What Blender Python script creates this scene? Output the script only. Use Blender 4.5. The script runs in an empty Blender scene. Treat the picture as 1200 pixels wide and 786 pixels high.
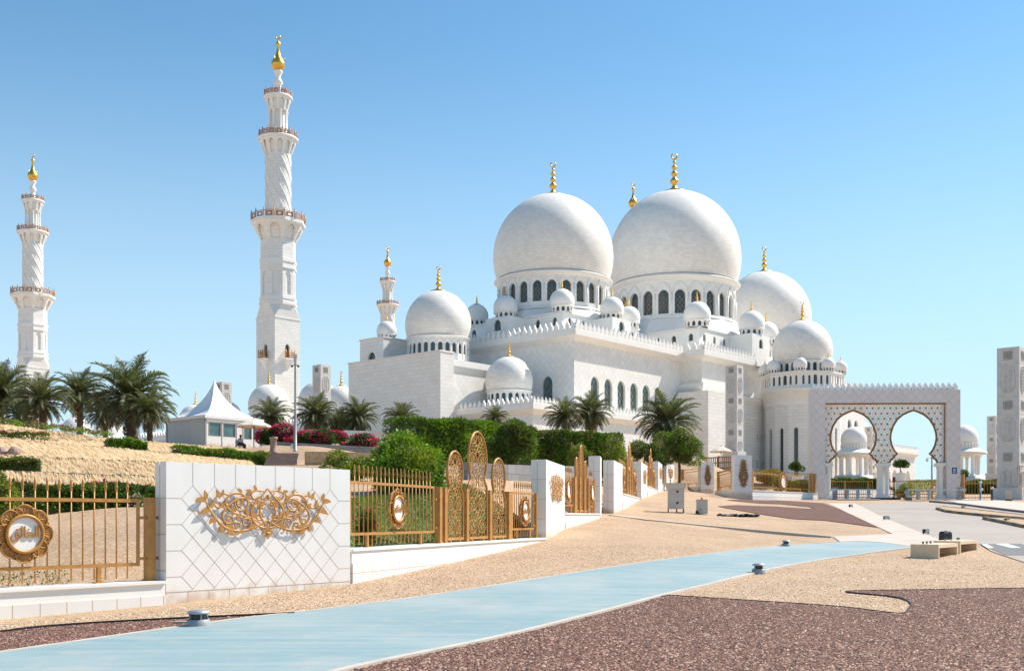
import bpy, math, random
import numpy as np
from mathutils import Vector, Matrix
from mathutils.geometry import tessellate_polygon, delaunay_2d_cdt

SC = bpy.context.scene
COL = SC.collection
PI = math.pi
R = math.radians
RNG = random.Random(7)

# ------------------------------------------------------------------ camera, sky, sun, exposure
FPX, HOR, CZ = 1250.0, 606.0, 1.6
cd = bpy.data.cameras.new('camera')
cam = bpy.data.objects.new('camera', cd); COL.objects.link(cam)
cam.location = (0, 0, CZ); cam.rotation_euler = (PI/2, 0, 0)
cd.sensor_width = 36; cd.lens = FPX*36/1200
cd.shift_y = (HOR-393)/1200
cd.clip_start = .1; cd.clip_end = 20000
SC.camera = cam
SUN_AZ, SUN_EL = R(62), R(47)
sd = Vector((math.cos(SUN_EL)*math.sin(SUN_AZ), math.cos(SUN_EL)*math.cos(SUN_AZ), math.sin(SUN_EL)))
world = bpy.data.worlds.new('World'); SC.world = world
world.use_nodes = True
wn = world.node_tree; bg = wn.nodes['Background']
sky = wn.nodes.new('ShaderNodeTexSky'); sky.sky_type = 'NISHITA'; sky.sun_disc = False
sky.sun_elevation = SUN_EL; sky.sun_rotation = SUN_AZ
sky.air_density = 1; sky.dust_density = .15; sky.ozone_density = 6
tint = wn.nodes.new('ShaderNodeMix'); tint.data_type = 'RGBA'; tint.blend_type = 'MULTIPLY'; tint.inputs[0].default_value = 1; tint.inputs[7].default_value = (.97, 1.2, 1.08, 1)
wn.links.new(sky.outputs[0], tint.inputs[6]); bg.inputs[1].default_value = .108
# pale dusty air low over the horizon
wc = wn.nodes.new('ShaderNodeTexCoord'); ws = wn.nodes.new('ShaderNodeSeparateXYZ'); wn.links.new(wc.outputs['Generated'], ws.inputs[0])
wm = wn.nodes.new('ShaderNodeMapRange'); wm.interpolation_type = 'SMOOTHSTEP'
for q, v in ((1, 0), (2, .44), (3, .86), (4, 0)): wm.inputs[q].default_value = v
wn.links.new(ws.outputs[2], wm.inputs[0])
low_air = wn.nodes.new('ShaderNodeMix'); low_air.data_type = 'RGBA'; low_air.inputs[7].default_value = (4.3, 5.5, 6.3, 1)
wn.links.new(wm.outputs[0], low_air.inputs[0]); wn.links.new(tint.outputs[2], low_air.inputs[6]); wn.links.new(low_air.outputs[2], bg.inputs[0])
sl = bpy.data.lights.new('sun', 'SUN'); so = bpy.data.objects.new('sun', sl); COL.objects.link(so)
sl.energy = 4.8; sl.angle = R(.53); sl.color = (1, .93, .83)
so.rotation_euler = sd.to_track_quat('Z', 'Y').to_euler(); so.location = (50, 0, 150)
SC.view_settings.view_transform = 'Standard'; SC.view_settings.look = 'None'
SC.view_settings.exposure = .56; SC.view_settings.gamma = 1; SC.view_settings.use_curve_mapping = False
SC.cycles.max_bounces = 6

# ------------------------------------------------------------------ materials
def nodes(name):
    m = bpy.data.materials.new(name); m.use_nodes = True
    t = m.node_tree
    b = t.nodes['Principled BSDF']
    return m, t, b
def N(t, kind, **kw):
    n = t.nodes.new('ShaderNode'+kind)
    for k, v in kw.items():
        if k.startswith('i_'):
            key = k[2:]
            n.inputs[int(key) if key.isdigit() else key.replace('_', ' ')].default_value = v
        else: setattr(n, k, v)
    return n
def L(t, a, b): t.links.new(a, b)
def rgba(c): return (c[0], c[1], c[2], 1)
def ramp(t, src, stops):
    r = N(t, 'ValToRGB'); e = r.color_ramp.elements
    while len(e) < len(stops): e.new(.5)
    for el, (p, c) in zip(e, stops): el.position = p; el.color = rgba(c)
    L(t, src, r.inputs[0]); return r.outputs[0]
def mixc(t, fac, a, b, mode='MIX'):
    m = N(t, 'Mix', data_type='RGBA', blend_type=mode)
    for sock, v in ((m.inputs['Factor'], fac), (m.inputs[6], a), (m.inputs[7], b)):
        if hasattr(v, 'links') or hasattr(v, 'is_linked'): L(t, v, sock)
        elif isinstance(v, (int, float)): sock.default_value = v
        else: sock.default_value = rgba(v)
    return m.outputs[2]
def coord(t, kind='Object'):
    return N(t, 'TexCoord').outputs[kind]
def bump(t, b, h, strength, dist):
    n = N(t, 'Bump'); n.inputs['Strength'].default_value = strength; n.inputs['Distance'].default_value = dist
    L(t, h, n.inputs['Height']); L(t, n.outputs[0], b.inputs['Normal'])
def simple(name, c, rough=.6, metal=0, c2=None, scale=3, bs=0, bd=.01, bscale=None, spec=None):
    m, t, b = nodes(name)
    b.inputs['Roughness'].default_value = rough; b.inputs['Metallic'].default_value = metal
    if spec is not None: b.inputs['Specular IOR Level'].default_value = spec
    if c2 is None: c2 = tuple(x*.82 for x in c)
    nz = N(t, 'TexNoise'); nz.inputs['Scale'].default_value = scale; nz.inputs['Detail'].default_value = 5
    L(t, coord(t), nz.inputs[0])
    L(t, ramp(t, nz.outputs[0], ((.32, c2), (.66, c))), b.inputs[0])
    if bs:
        n2 = N(t, 'TexNoise'); n2.inputs['Scale'].default_value = bscale or scale*4; n2.inputs['Detail'].default_value = 6
        L(t, coord(t), n2.inputs[0]); bump(t, b, n2.outputs[0], bs, bd)
    return m
def tiled(name, c, mortar, bw, bh, ms=.02, rough=.45, var=.06, rot=0, offset=.5, bs=.4, bd=.02):
    """stone or marble slabs with joints, on UVs in metres"""
    m, t, b = nodes(name); b.inputs['Roughness'].default_value = rough
    mp = N(t, 'Mapping'); mp.inputs['Rotation'].default_value = (0, 0, rot)
    L(t, coord(t, 'UV'), mp.inputs[0])
    br = N(t, 'TexBrick', offset=offset)
    br.inputs['Scale'].default_value = 1; br.inputs['Brick Width'].default_value = bw; br.inputs['Row Height'].default_value = bh
    br.inputs['Mortar Size'].default_value = ms; br.inputs['Mortar Smooth'].default_value = .3; br.inputs['Bias'].default_value = 0
    br.inputs['Color1'].default_value = rgba([x*(1+var*.5) for x in c]); br.inputs['Color2'].default_value = rgba([x*(1-var) for x in c])
    br.inputs['Mortar'].default_value = rgba(mortar)
    L(t, mp.outputs[0], br.inputs[0])
    nz = N(t, 'TexNoise'); nz.inputs['Scale'].default_value = .35; nz.inputs['Detail'].default_value = 7
    L(t, coord(t), nz.inputs[0])
    st = ramp(t, nz.outputs[0], ((.3, (.955, .945, .93)), (.62, (1, 1, 1))))
    L(t, mixc(t, 1.0, br.outputs[0], st, 'MULTIPLY'), b.inputs[0])
    inv = N(t, 'Math', operation='SUBTRACT'); inv.inputs[0].default_value = 1; L(t, br.outputs['Fac'], inv.inputs[1])
    bump(t, b, inv.outputs[0], bs, bd)
    return m

M = {}
MW = (.83, .80, .75)
M['marble'] = tiled('marble', MW, (.52, .49, .45), 1.5, .75, .02, var=.05)
M['marble_dome'] = tiled('marble_dome', (.83, .79, .73), (.66, .635, .59), .95, .6, .025, rough=.6, var=.07, bd=.012)
M['marble_diamond'] = tiled('marble_diamond', MW, (.70, .68, .645), 1.15, 1.15, .05, rot=PI/4, offset=0, bd=.03, bs=.4, rough=.55)
M['marble_lattice'] = tiled('marble_lattice', MW, (.69, .67, .64), 1.2, 1.2, .06, rot=PI/4, offset=0, bd=.04, bs=.4, rough=.55)
M['marble_plain'] = simple('marble_plain', (.83, .805, .76), .5, c2=(.79, .765, .72), scale=.6)
def panel_white():
    """white cladding with sand splashed along its foot"""
    m, t, b = nodes('white_panel'); b.inputs['Roughness'].default_value = .5; co = coord(t)
    nz = N(t, 'TexNoise'); nz.inputs['Scale'].default_value = 1.4; nz.inputs['Detail'].default_value = 6; L(t, co, nz.inputs[0])
    c = ramp(t, nz.outputs[0], ((.32, (.765, .74, .705)), (.66, (.82, .795, .765))))
    sp = N(t, 'SeparateXYZ'); L(t, co, sp.inputs[0])
    n2 = N(t, 'TexNoise'); n2.inputs['Scale'].default_value = 3.5; n2.inputs['Detail'].default_value = 8; L(t, co, n2.inputs[0])
    ad = N(t, 'Math', operation='MULTIPLY_ADD'); ad.inputs[1].default_value = -.9; ad.inputs[2].default_value = .55; L(t, n2.outputs[0], ad.inputs[0])
    s2 = N(t, 'Math', operation='ADD'); L(t, sp.outputs[2], s2.inputs[0]); L(t, ad.outputs[0], s2.inputs[1])
    f = ramp(t, s2.outputs[0], ((.12, (.75, .75, .75)), (.42, (0, 0, 0))))
    L(t, mixc(t, f, c, (.56, .40, .25)), b.inputs[0])
    n3 = N(t, 'TexNoise'); n3.inputs['Scale'].default_value = 60; L(t, co, n3.inputs[0]); bump(t, b, n3.outputs[0], .08, .004)
    return m
M['white_panel'] = panel_white()
M['plinth_stone'] = tiled('plinth_stone', (.78, .75, .71), (.5, .38, .28), .45, .52, .01, rough=.6, var=.05, offset=0, bd=.006)
M['joint'] = simple('joint', (.52, .40, .29), .8)
M['gold'] = simple('gold', (.80, .50, .12), .38, 1.0, c2=(.74, .42, .07), scale=2)
M['bronze'] = simple('bronze', (.50, .245, .06), .45, .15, c2=(.40, .18, .04), scale=8)
M['bronze_dark'] = simple('bronze_dark', (.32, .15, .04), .45, .4, c2=(.24, .11, .03), scale=8)
M['ornament_gold'] = simple('ornament_gold', (.51, .25, .06), .5, .08, c2=(.42, .19, .04), scale=9)
M['balcony_wood'] = simple('balcony_wood', (.46, .23, .10), .5, .1, c2=(.36, .17, .07))
M['glass'] = simple('glass', (.10, .21, .22), .08, 0, c2=(.05, .11, .12), scale=1.2, spec=.8)
M['glass_dark'] = simple('glass_dark', (.05, .07, .075), .12, 0, c2=(.025, .035, .04), scale=1.2, spec=.6)
M['window_grille'] = simple('window_grille', (.33, .29, .22), .5, .2)
M['steel'] = simple('steel', (.52, .53, .54), .4, .6)
M['grey_paint'] = simple('grey_paint', (.33, .34, .35), .45, c2=(.28, .29, .3))
M['dark_metal'] = simple('dark_metal', (.03, .03, .033), .45)
M['pale_concrete'] = simple('pale_concrete', (.56, .5, .43), .85, c2=(.47, .41, .34), scale=2.5, bs=.25, bd=.006, bscale=40)
M['pavement'] = simple('pavement', (.55, .47, .40), .85, c2=(.48, .41, .34), scale=.8, bs=.2, bd=.004, bscale=50)
M['asphalt'] = simple('asphalt', (.385, .33, .28), .85, c2=(.32, .275, .235), scale=.35, bs=.3, bd=.004, bscale=60)
M['asphalt_dark'] = simple('asphalt_dark', (.17, .165, .165), .85, c2=(.13, .13, .13), scale=.5, bs=.3, bd=.004, bscale=60)
M['white_paint'] = simple('white_paint', (.72, .71, .69), .6)
M['bench_stone'] = simple('bench_stone', (.74, .59, .41), .7, c2=(.66, .51, .35), scale=7, bs=.1, bd=.003, bscale=80)
M['red_lamp'] = simple('red_lamp', (.6, .04, .02), .3)
M['orange_plastic'] = simple('orange_plastic', (.8, .16, .02), .35)
M['blue_sign'] = simple('blue_sign', (.03, .12, .3), .4)
M['black_plastic'] = simple('black_plastic', (.012, .012, .014), .5)
M['kerb_yellow'] = simple('kerb_yellow', (.36, .25, .10), .8)
M['planter_stone'] = tiled('planter_stone', (.27, .265, .265), (.16, .155, .15), .8, .42, .02, rough=.8, var=.2, bd=.02)
M['tent_fabric'] = simple('tent_fabric', (.84, .83, .82), .7, c2=(.79, .78, .77), scale=.7)
M['cabin_panel'] = tiled('cabin_panel', (.48, .53, .54), (.34, .38, .39), 1.2, 30, .02, rough=.5, var=.04, offset=0, bd=.01)
M['umbrella_cloth'] = simple('umbrella_cloth', (.78, .66, .52), .8, c2=(.7, .58, .45))
M['brown_timber'] = simple('brown_timber', (.26, .12, .05), .7)
M['bark'] = simple('bark', (.17, .115, .075), .95, c2=(.08, .055, .035), scale=6, bs=.8, bd=.05, bscale=9)
M['step_stone'] = simple('step_stone', (.38, .27, .22), .85, c2=(.29, .2, .16), scale=3)
M['wood_fence'] = simple('wood_fence', (.35, .18, .07), .7)

def stone_rough(name, c, c2):
    m, t, b = nodes(name); b.inputs['Roughness'].default_value = .95
    co = coord(t)
    v = N(t, 'TexVoronoi', feature='F1'); v.inputs['Scale'].default_value = 2.4
    mp = N(t, 'Mapping'); mp.inputs['Scale'].default_value = (1, 1, 2.2); L(t, co, mp.inputs[0]); L(t, mp.outputs[0], v.inputs[0])
    nz = N(t, 'TexNoise'); nz.inputs['Scale'].default_value = 5; nz.inputs['Detail'].default_value = 8; L(t, co, nz.inputs[0])
    s = N(t, 'SeparateColor'); L(t, v.outputs['Color'], s.inputs[0])
    c1 = ramp(t, s.outputs[0], ((0, c2), (1, c)))
    st = ramp(t, nz.outputs[0], ((.3, (.72, .68, .62)), (.6, (1, 1, 1))))
    L(t, mixc(t, 1.0, c1, st, 'MULTIPLY'), b.inputs[0])
    ad = N(t, 'Math', operation='SUBTRACT'); L(t, nz.outputs[0], ad.inputs[0]); L(t, v.outputs['Distance'], ad.inputs[1])
    bump(t, b, ad.outputs[0], .7, .08)
    return m
M['sandstone'] = stone_rough('sandstone', (.57, .42, .25), (.47, .33, .19))

def gravel(name, cols, scale, bd):
    m, t, b = nodes(name); b.inputs['Roughness'].default_value = .9
    co = coord(t)
    v = N(t, 'TexVoronoi', feature='F1'); v.inputs['Scale'].default_value = scale; v.inputs['Randomness'].default_value = 1
    L(t, co, v.inputs[0])
    s = N(t, 'SeparateColor'); L(t, v.outputs['Color'], s.inputs[0])
    c = ramp(t, s.outputs[0], tuple((i/(len(cols)-1), x) for i, x in enumerate(cols)))
    nz = N(t, 'TexNoise'); nz.inputs['Scale'].default_value = .5; nz.inputs['Detail'].default_value = 6; L(t, co, nz.inputs[0])
    st = ramp(t, nz.outputs[0], ((.3, (.86, .84, .82)), (.65, (1.06, 1.05, 1.04))))
    n3 = N(t, 'TexNoise'); n3.inputs['Scale'].default_value = 9; n3.inputs['Detail'].default_value = 3; L(t, co, n3.inputs[0])
    s3 = ramp(t, n3.outputs[0], ((.35, (.8, .78, .76)), (.6, (1, 1, 1))))
    c = mixc(t, 1.0, c, st, 'MULTIPLY')
    L(t, mixc(t, .7, c, s3, 'MULTIPLY'), b.inputs[0])
    inv = N(t, 'Math', operation='SUBTRACT'); inv.inputs[0].default_value = 1; L(t, v.outputs['Distance'], inv.inputs[1])
    bump(t, b, inv.outputs[0], 1, bd)
    return m
M['gravel_beige'] = gravel('gravel_beige', ((.36, .218, .125), (.50, .335, .207), (.60, .425, .272), (.69, .535, .375)), 40, .02)
M['gravel_red'] = gravel('gravel_red', ((.058, .023, .015), (.145, .06, .04), (.20, .09, .062), (.33, .19, .14)), 42, .025)

def blue_paving():
    m, t, b = nodes('blue_paving'); b.inputs['Roughness'].default_value = .7
    co = coord(t)
    mp = N(t, 'Mapping'); mp.inputs['Rotation'].default_value = (0, 0, R(-35)); mp.inputs['Scale'].default_value = (.5, 6, 1)
    L(t, co, mp.inputs[0])
    nz = N(t, 'TexNoise'); nz.inputs['Scale'].default_value = .55; nz.inputs['Detail'].default_value = 8; nz.inputs['Roughness'].default_value = .65
    L(t, mp.outputs[0], nz.inputs[0])
    n2 = N(t, 'TexNoise'); n2.inputs['Scale'].default_value = .35; n2.inputs['Detail'].default_value = 6; L(t, co, n2.inputs[0])
    c = ramp(t, nz.outputs[0], ((.22, (.16, .275, .315)), (.5, (.222, .325, .343)), (.8, (.33, .40, .40))))
    d = ramp(t, n2.outputs[0], ((.45, (0, 0, 0)), (.75, (.75, .75, .75))))
    c = mixc(t, d, c, (.39, .42, .41))
    n4 = N(t, 'TexNoise'); n4.inputs['Scale'].default_value = 1.7; n4.inputs['Detail'].default_value = 9; n4.inputs['Roughness'].default_value = .7; L(t, co, n4.inputs[0])
    e = ramp(t, n4.outputs[0], ((.5, (0, 0, 0)), (.8, (.6, .6, .6))))
    L(t, mixc(t, e, c, (.46, .41, .34)), b.inputs[0])
    n3 = N(t, 'TexNoise'); n3.inputs['Scale'].default_value = 60; L(t, co, n3.inputs[0]); bump(t, b, n3.outputs[0], .15, .004)
    return m
M['blue_paving'] = blue_paving()

def leaf_mat(name, c, c2, c3=None, scale=1.5, rough=.55):
    m, t, b = nodes(name); b.inputs['Roughness'].default_value = rough
    nz = N(t, 'TexNoise'); nz.inputs['Scale'].default_value = scale; nz.inputs['Detail'].default_value = 4
    L(t, coord(t), nz.inputs[0])
    w = N(t, 'TexWhiteNoise', noise_dimensions='3D')
    g = N(t, 'NewGeometry'); L(t, g.outputs['Random Per Island'], w.inputs[0])
    base = ramp(t, nz.outputs[0], ((.35, c2), (.65, c)))
    var = ramp(t, g.outputs['Random Per Island'], ((0, (.6, .62, .6)), (1, (1.4, 1.35, 1.2))))
    L(t, mixc(t, 1.0, base, var, 'MULTIPLY'), b.inputs[0])
    tr = N(t, 'BsdfTranslucent'); L(t, mixc(t, 1.0, base, (1.2, 1.3, .6), 'MULTIPLY'), tr.inputs[0])
    mx = N(t, 'MixShader'); mx.inputs[0].default_value = .33
    L(t, b.outputs[0], mx.inputs[1]); L(t, tr.outputs[0], mx.inputs[2])
    L(t, mx.outputs[0], t.nodes['Material Output'].inputs[0])
    return m
M['palm_leaf'] = leaf_mat('palm_leaf', (.14, .155, .07), (.085, .10, .048), scale=.8)
M['palm_dry'] = leaf_mat('palm_dry', (.22, .15, .08), (.13, .085, .045), scale=.8)
M['leaf_bright'] = leaf_mat('leaf_bright', (.18, .31, .025), (.09, .19, .016))
M['leaf_hedge'] = leaf_mat('leaf_hedge', (.115, .20, .02), (.065, .115, .016), scale=.8)
M['leaf_yellow'] = leaf_mat('leaf_yellow', (.26, .30, .025), (.15, .21, .02))
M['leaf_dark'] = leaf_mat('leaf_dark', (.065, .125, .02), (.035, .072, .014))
M['leaf_olive'] = leaf_mat('leaf_olive', (.155, .175, .04), (.09, .11, .026))
M['petal_pink'] = leaf_mat('petal_pink', (.78, .04, .22), (.55, .02, .15))
M['petal_orange'] = leaf_mat('petal_orange', (.62, .13, .02), (.5, .25, .02))
M['petal_white'] = leaf_mat('petal_white', (.7, .62, .62), (.6, .45, .5))
M['grass'] = leaf_mat('grass', (.10, .18, .02), (.07, .12, .018))
M['skin'] = simple('skin', (.16, .085, .05), .6)
M['shirt'] = simple('shirt', (.45, .5, .6), .8)
M['trousers'] = simple('trousers', (.03, .03, .035), .8)

# ------------------------------------------------------------------ mesh builder
class MB:
    def __init__(s):
        s.v = []; s.f = []; s.uv = []; s.mi = []; s.sm = []; s.M = None
    def add(s, pts):
        i = len(s.v)
        if s.M is None: s.v.extend([tuple(p) for p in pts])
        else: s.v.extend([tuple(s.M @ Vector(p)) for p in pts])
        return i
    def face(s, idx, mi=0, sm=False, uv=None):
        s.f.append(tuple(idx)); s.uv.append(uv); s.mi.append(mi); s.sm.append(sm)
    def poly(s, pts, mi=0, sm=False, uv=None):
        i = s.add(pts); s.face(range(i, i+len(pts)), mi, sm, uv)
    def box(s, x0, x1, y0, y1, z0, z1, mi=0, skip=''):
        i = s.add([(x0,y0,z0),(x1,y0,z0),(x1,y1,z0),(x0,y1,z0),(x0,y0,z1),(x1,y0,z1),(x1,y1,z1),(x0,y1,z1)])
        for k, q in (('b',(3,2,1,0)),('t',(4,5,6,7)),('f',(0,1,5,4)),('r',(1,2,6,5)),('k',(2,3,7,6)),('l',(3,0,4,7))):
            if k not in skip: s.face([i+a for a in q], mi)
    def prism(s, pts, z0, z1, mi=0, cap=True, sm=False, z1s=None):
        """vertical prism over a CCW outline"""
        n = len(pts); i = s.add([(p[0], p[1], z0) for p in pts]); j = s.add([(p[0], p[1], z1 if z1s is None else z1s[k]) for k, p in enumerate(pts)])
        for k in range(n): s.face((i+k, i+(k+1)%n, j+(k+1)%n, j+k), mi, sm)
        if cap: s.face(range(j, j+n), mi); s.face(range(i+n-1, i-1, -1), mi)
    def frustum(s, a, b, za, zb, mi=0, cap=True, sm=False):
        n = len(a); i = s.add([(p[0], p[1], za) for p in a]); j = s.add([(p[0], p[1], zb) for p in b])
        for k in range(n): s.face((i+k, i+(k+1)%n, j+(k+1)%n, j+k), mi, sm)
        if cap: s.face(range(j, j+n), mi); s.face(range(i+n-1, i-1, -1), mi)
    def lathe(s, prof, n=32, c=(0, 0, 0), mi=0, sm=True, ru=None, a0=0.0, a1=2*PI):
        full = abs(a1-a0-2*PI) < 1e-6; m = n if full else n+1
        ru = ru or max(p[0] for p in prof)
        ln = [0]
        for p, q in zip(prof, prof[1:]): ln.append(ln[-1]+math.hypot(q[0]-p[0], q[1]-p[1]))
        ids = []
        for r, z in prof:
            if r < 1e-6: ids.append((s.add([(c[0], c[1], c[2]+z)]), True))
            else: ids.append((s.add([(c[0]+r*math.cos(a0+(a1-a0)*k/n), c[1]+r*math.sin(a0+(a1-a0)*k/n), c[2]+z) for k in range(m)]), False))
        for q in range(len(prof)-1):
            (i, pi_), (j, pj) = ids[q], ids[q+1]
            for k in range(n):
                k2 = (k+1) % m; u0 = (a1-a0)*k/n*ru; u1 = (a1-a0)*(k+1)/n*ru
                if pi_ and pj: continue
                if pi_: s.face((i, j+k2, j+k), mi, sm, [(u0, ln[q]), (u1, ln[q+1]), (u0, ln[q+1])])
                elif pj: s.face((i+k, i+k2, j), mi, sm, [(u0, ln[q]), (u1, ln[q]), (u0, ln[q+1])])
                else: s.face((i+k, i+k2, j+k2, j+k), mi, sm, [(u0, ln[q]), (u1, ln[q]), (u1, ln[q+1]), (u0, ln[q+1])])
    def tube(s, path, r, n=6, mi=0, closed=False, cap=True, flat=None, sm=True):
        """round bar along a path; r a number or one per point; flat=(N, k) squeezes it by k along N"""
        P = [Vector(p) for p in path]; m = len(P)
        rs = r if isinstance(r, (list, tuple)) else [r]*m
        up = None; rings = []
        for k in range(m):
            if closed: d = P[(k+1) % m]-P[k-1]
            else: d = P[min(k+1, m-1)]-P[max(k-1, 0)]
            if d.length < 1e-9: d = Vector((0, 0, 1))
            d.normalize()
            if flat is not None:
                Nn = Vector(flat[0]); u = Nn; w = d.cross(u)
                if w.length < 1e-6: w = d.orthogonal()
                w.normalize()
                pts = [P[k]+rs[k]*(w*math.cos(2*PI*a/n+PI/n)+u*flat[1]*math.sin(2*PI*a/n+PI/n)) for a in range(n)]
            else:
                if up is None or abs(d.dot(up)) > .98: up = d.orthogonal().normalized()
                u = (up-d*up.dot(d)).normalized(); up = u; w = d.cross(u)
                pts = [P[k]+rs[k]*(u*math.cos(2*PI*a/n)+w*math.sin(2*PI*a/n)) for a in range(n)]
            rings.append(s.add(pts))
        cnt = m if closed else m-1
        for k in range(cnt):
            i, j = rings[k], rings[(k+1) % m]
            for a in range(n): s.face((i+a, i+(a+1) % n, j+(a+1) % n, j+a), mi, sm)
        if cap and not closed:
            s.face([rings[0]+a for a in range(n-1, -1, -1)], mi); s.face([rings[-1]+a for a in range(n)], mi)
    def plate(s, pts2, O, U, V, t, mi=0, holes=(), back=True, rim=True):
        """flat plate: outline pts2 (CCW, in U,V) with holes, front at O, thickness t behind the front"""
        O, U, V = Vector(O), Vector(U), Vector(V); Nn = U.cross(V).normalized()
        rings = [list(pts2)]+[list(h) for h in holes]
        tri = tessellate_polygon([[Vector((p[0], p[1], 0)) for p in r] for r in rings])
        flatp = [p for r in rings for p in r]
        i = s.add([O+U*p[0]+V*p[1] for p in flatp])
        j = s.add([O+U*p[0]+V*p[1]-Nn*t for p in flatp]) if t else None
        for a, b, c in tri:
            pa, pb, pc = flatp[a], flatp[b], flatp[c]
            cr = (pb[0]-pa[0])*(pc[1]-pa[1])-(pb[1]-pa[1])*(pc[0]-pa[0])
            if abs(cr) < 1e-12: continue
            q = (a, b, c) if cr > 0 else (c, b, a)
            s.face([i+k for k in q], mi)
            if t and back: s.face([j+k for k in reversed(q)], mi)
        if t:
            o = 0
            for r in rings:
                n = len(r)
                area = sum(r[k][0]*r[(k+1) % n][1]-r[(k+1) % n][0]*r[k][1] for k in range(n))
                outer = r is rings[0]
                if outer and not rim: o += n; continue
                for k in range(n):
                    a, b = o+k, o+(k+1) % n
                    q = (i+b, i+a, j+a, j+b)
                    if (area > 0) != outer: q = q[::-1]
                    s.face(q, mi)
                o += n
    def build(s, name, mats, parent=None, loc=None):
        me = bpy.data.meshes.new(name)
        me.from_pydata(s.v, [], s.f)
        if not isinstance(mats, (list, tuple)): mats = [mats]
        for m in mats: me.materials.append(M[m] if isinstance(m, str) else m)
        V = np.array(s.v, dtype=np.float64) if s.v else np.zeros((0, 3))
        uvl = me.uv_layers.new(name='UVMap'); out = []
        for f, u in zip(s.f, s.uv):
            if u is not None: out.extend(u); continue
            p = V[list(f[:4])]
            if len(f) > 3: nrm = np.cross(p[2]-p[0], p[3]-p[1])
            else: nrm = np.cross(p[1]-p[0], p[2]-p[0])
            l = math.sqrt(float(nrm @ nrm)) or 1
            nrm = nrm/l
            if abs(nrm[2]) > .75: out.extend([(V[k][0], V[k][1]) for k in f])
            else:
                h = math.hypot(nrm[0], nrm[1]); tx, ty = -nrm[1]/h, nrm[0]/h
                out.extend([(V[k][0]*tx+V[k][1]*ty, V[k][2]) for k in f])
        uvl.data.foreach_set('uv', np.array(out, dtype=np.float32).ravel())
        me.polygons.foreach_set('material_index', s.mi); me.polygons.foreach_set('use_smooth', s.sm)
        me.update()
        o = bpy.data.objects.new(name, me); COL.objects.link(o)
        if parent: o.parent = parent
        if loc: o.location = loc
        return o
def tag(o, label=None, cat=None, group=None, kind=None):
    for k, v in (('label', label), ('category', cat), ('group', group), ('kind', kind)):
        if v: o[k] = v
    return o
def empty(name, loc=(0, 0, 0), rz=0, label=None, cat=None, group=None):
    o = bpy.data.objects.new(name, None); COL.objects.link(o)
    o.location = loc; o.rotation_euler = (0, 0, rz); o.empty_display_size = .2
    return tag(o, label, cat, group)
def copy_tree(o, parent=None):
    c = o.copy(); COL.objects.link(c)
    if parent: c.parent = parent; c.matrix_parent_inverse = o.matrix_parent_inverse
    for ch in [x for x in KIDS.get(o, [])]: copy_tree(ch, c)
    return c
KIDS = {}
def index_kids(root):
    for o in COL.objects:
        KIDS.pop(o, None)
    for o in COL.objects:
        if o.parent: KIDS.setdefault(o.parent, []).append(o)
def duplicate(o, loc=None, rz=None, label=None, scale=None, group=None):
    c = copy_tree(o)
    if loc is not None: c.location = loc
    if rz is not None: c.rotation_euler.z = rz
    if scale is not None: c.scale = (scale,)*3 if isinstance(scale, (int, float)) else scale
    if label: c['label'] = label
    if group: c['group'] = group
    return c

# ------------------------------------------------------------------ ground
def sstep(t):
    t = np.clip(t, 0, 1); return t*t*(3-2*t)
_yy = np.arange(-200, 4000, .5)
def smooth_knots(k, w=9):
    a = np.interp(_yy, [p[0] for p in k], [p[1] for p in k])
    ker = np.ones(w)/w; b = np.convolve(np.pad(a, (w//2, w//2), 'edge'), ker, 'valid')
    return lambda y: np.interp(y, _yy, b)
f_fence_x = smooth_knots(((-100, -50), (0, -21.6), (19, -6.16), (22.4, -3.4), (35, 1.1), (40, 2), (46, 3.8), (54, 5.5), (68, 8.2), (75, 9.5), (87, 12), (101, 14.6), (106, 17), (112, 26), (150, 30), (250, 40), (4000, 40)), 5)
f_fence_z = smooth_knots(((-100, 0), (0, 0), (14, -.02), (19, .03), (22.4, .2), (29, .5), (35, .85), (46, 1.6), (55, 2.0), (68, 2.72), (87, 3.6), (101, 4.25), (115, 4.6), (150, 6.5), (200, 8.4), (250, 10), (4000, 10)))
f_right_z = smooth_knots(((-100, 0), (0, 0), (14, .0), (20, .03), (27, .2), (33, .4), (40, .72), (50, 1.2), (60, 1.65), (75, 2.35), (90, 3.0), (100, 3.3), (115, 3.8), (150, 5.5), (200, 8.2), (250, 10), (4000, 10)))
f_garden_z = smooth_knots(((-100, .1), (10, .1), (17, .25), (19, .5), (22, 1.1), (24.5, 1.72), (28, 1.95), (31, 2.1), (36, 2.6), (45, 3.4), (55, 4.2), (60, 4.55), (75, 5.2), (80, 5.8), (88, 6.7), (100, 7.9), (130, 9.4), (170, 10), (4000, 10)))
def ground_z(X, Y):
    X = np.asarray(X, float); Y = np.asarray(Y, float)
    xf = f_fence_x(Y)
    t = sstep((X-xf)/10)
    m = f_fence_z(Y)*(1-t)+f_right_z(Y)*t
    w = 3+np.clip((Y-50)/7, 0, 9)
    tb = sstep((xf-.5-X)/w)
    xt = -9-10*sstep((Y-58)/14)
    tb = np.asarray(tb); hill = 1.0*sstep((-9-X)/8)*sstep((Y-79.5)/4)*sstep((130-Y)/30)
    hill = hill+1.4*sstep((Y-99.5)/5)*sstep((29-X)/4)*sstep((X-14)/4)*sstep((150-Y)/20)
    low = -hill+1.0*sstep((xt-X)/5)*sstep((Y-28.5)/2)*sstep((150-Y)/30)*sstep((X+90)/20)
    return m*(1-tb)+np.maximum(f_garden_z(Y), m)*tb-low
def gz(x, y): return float(ground_z(x, y))
def at(px, py, Y):
    return Vector(((px-600)/FPX*Y, Y, CZ+(HOR-py)/FPX*Y))
def xat(px, Y): return (px-600)/FPX*Y
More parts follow.
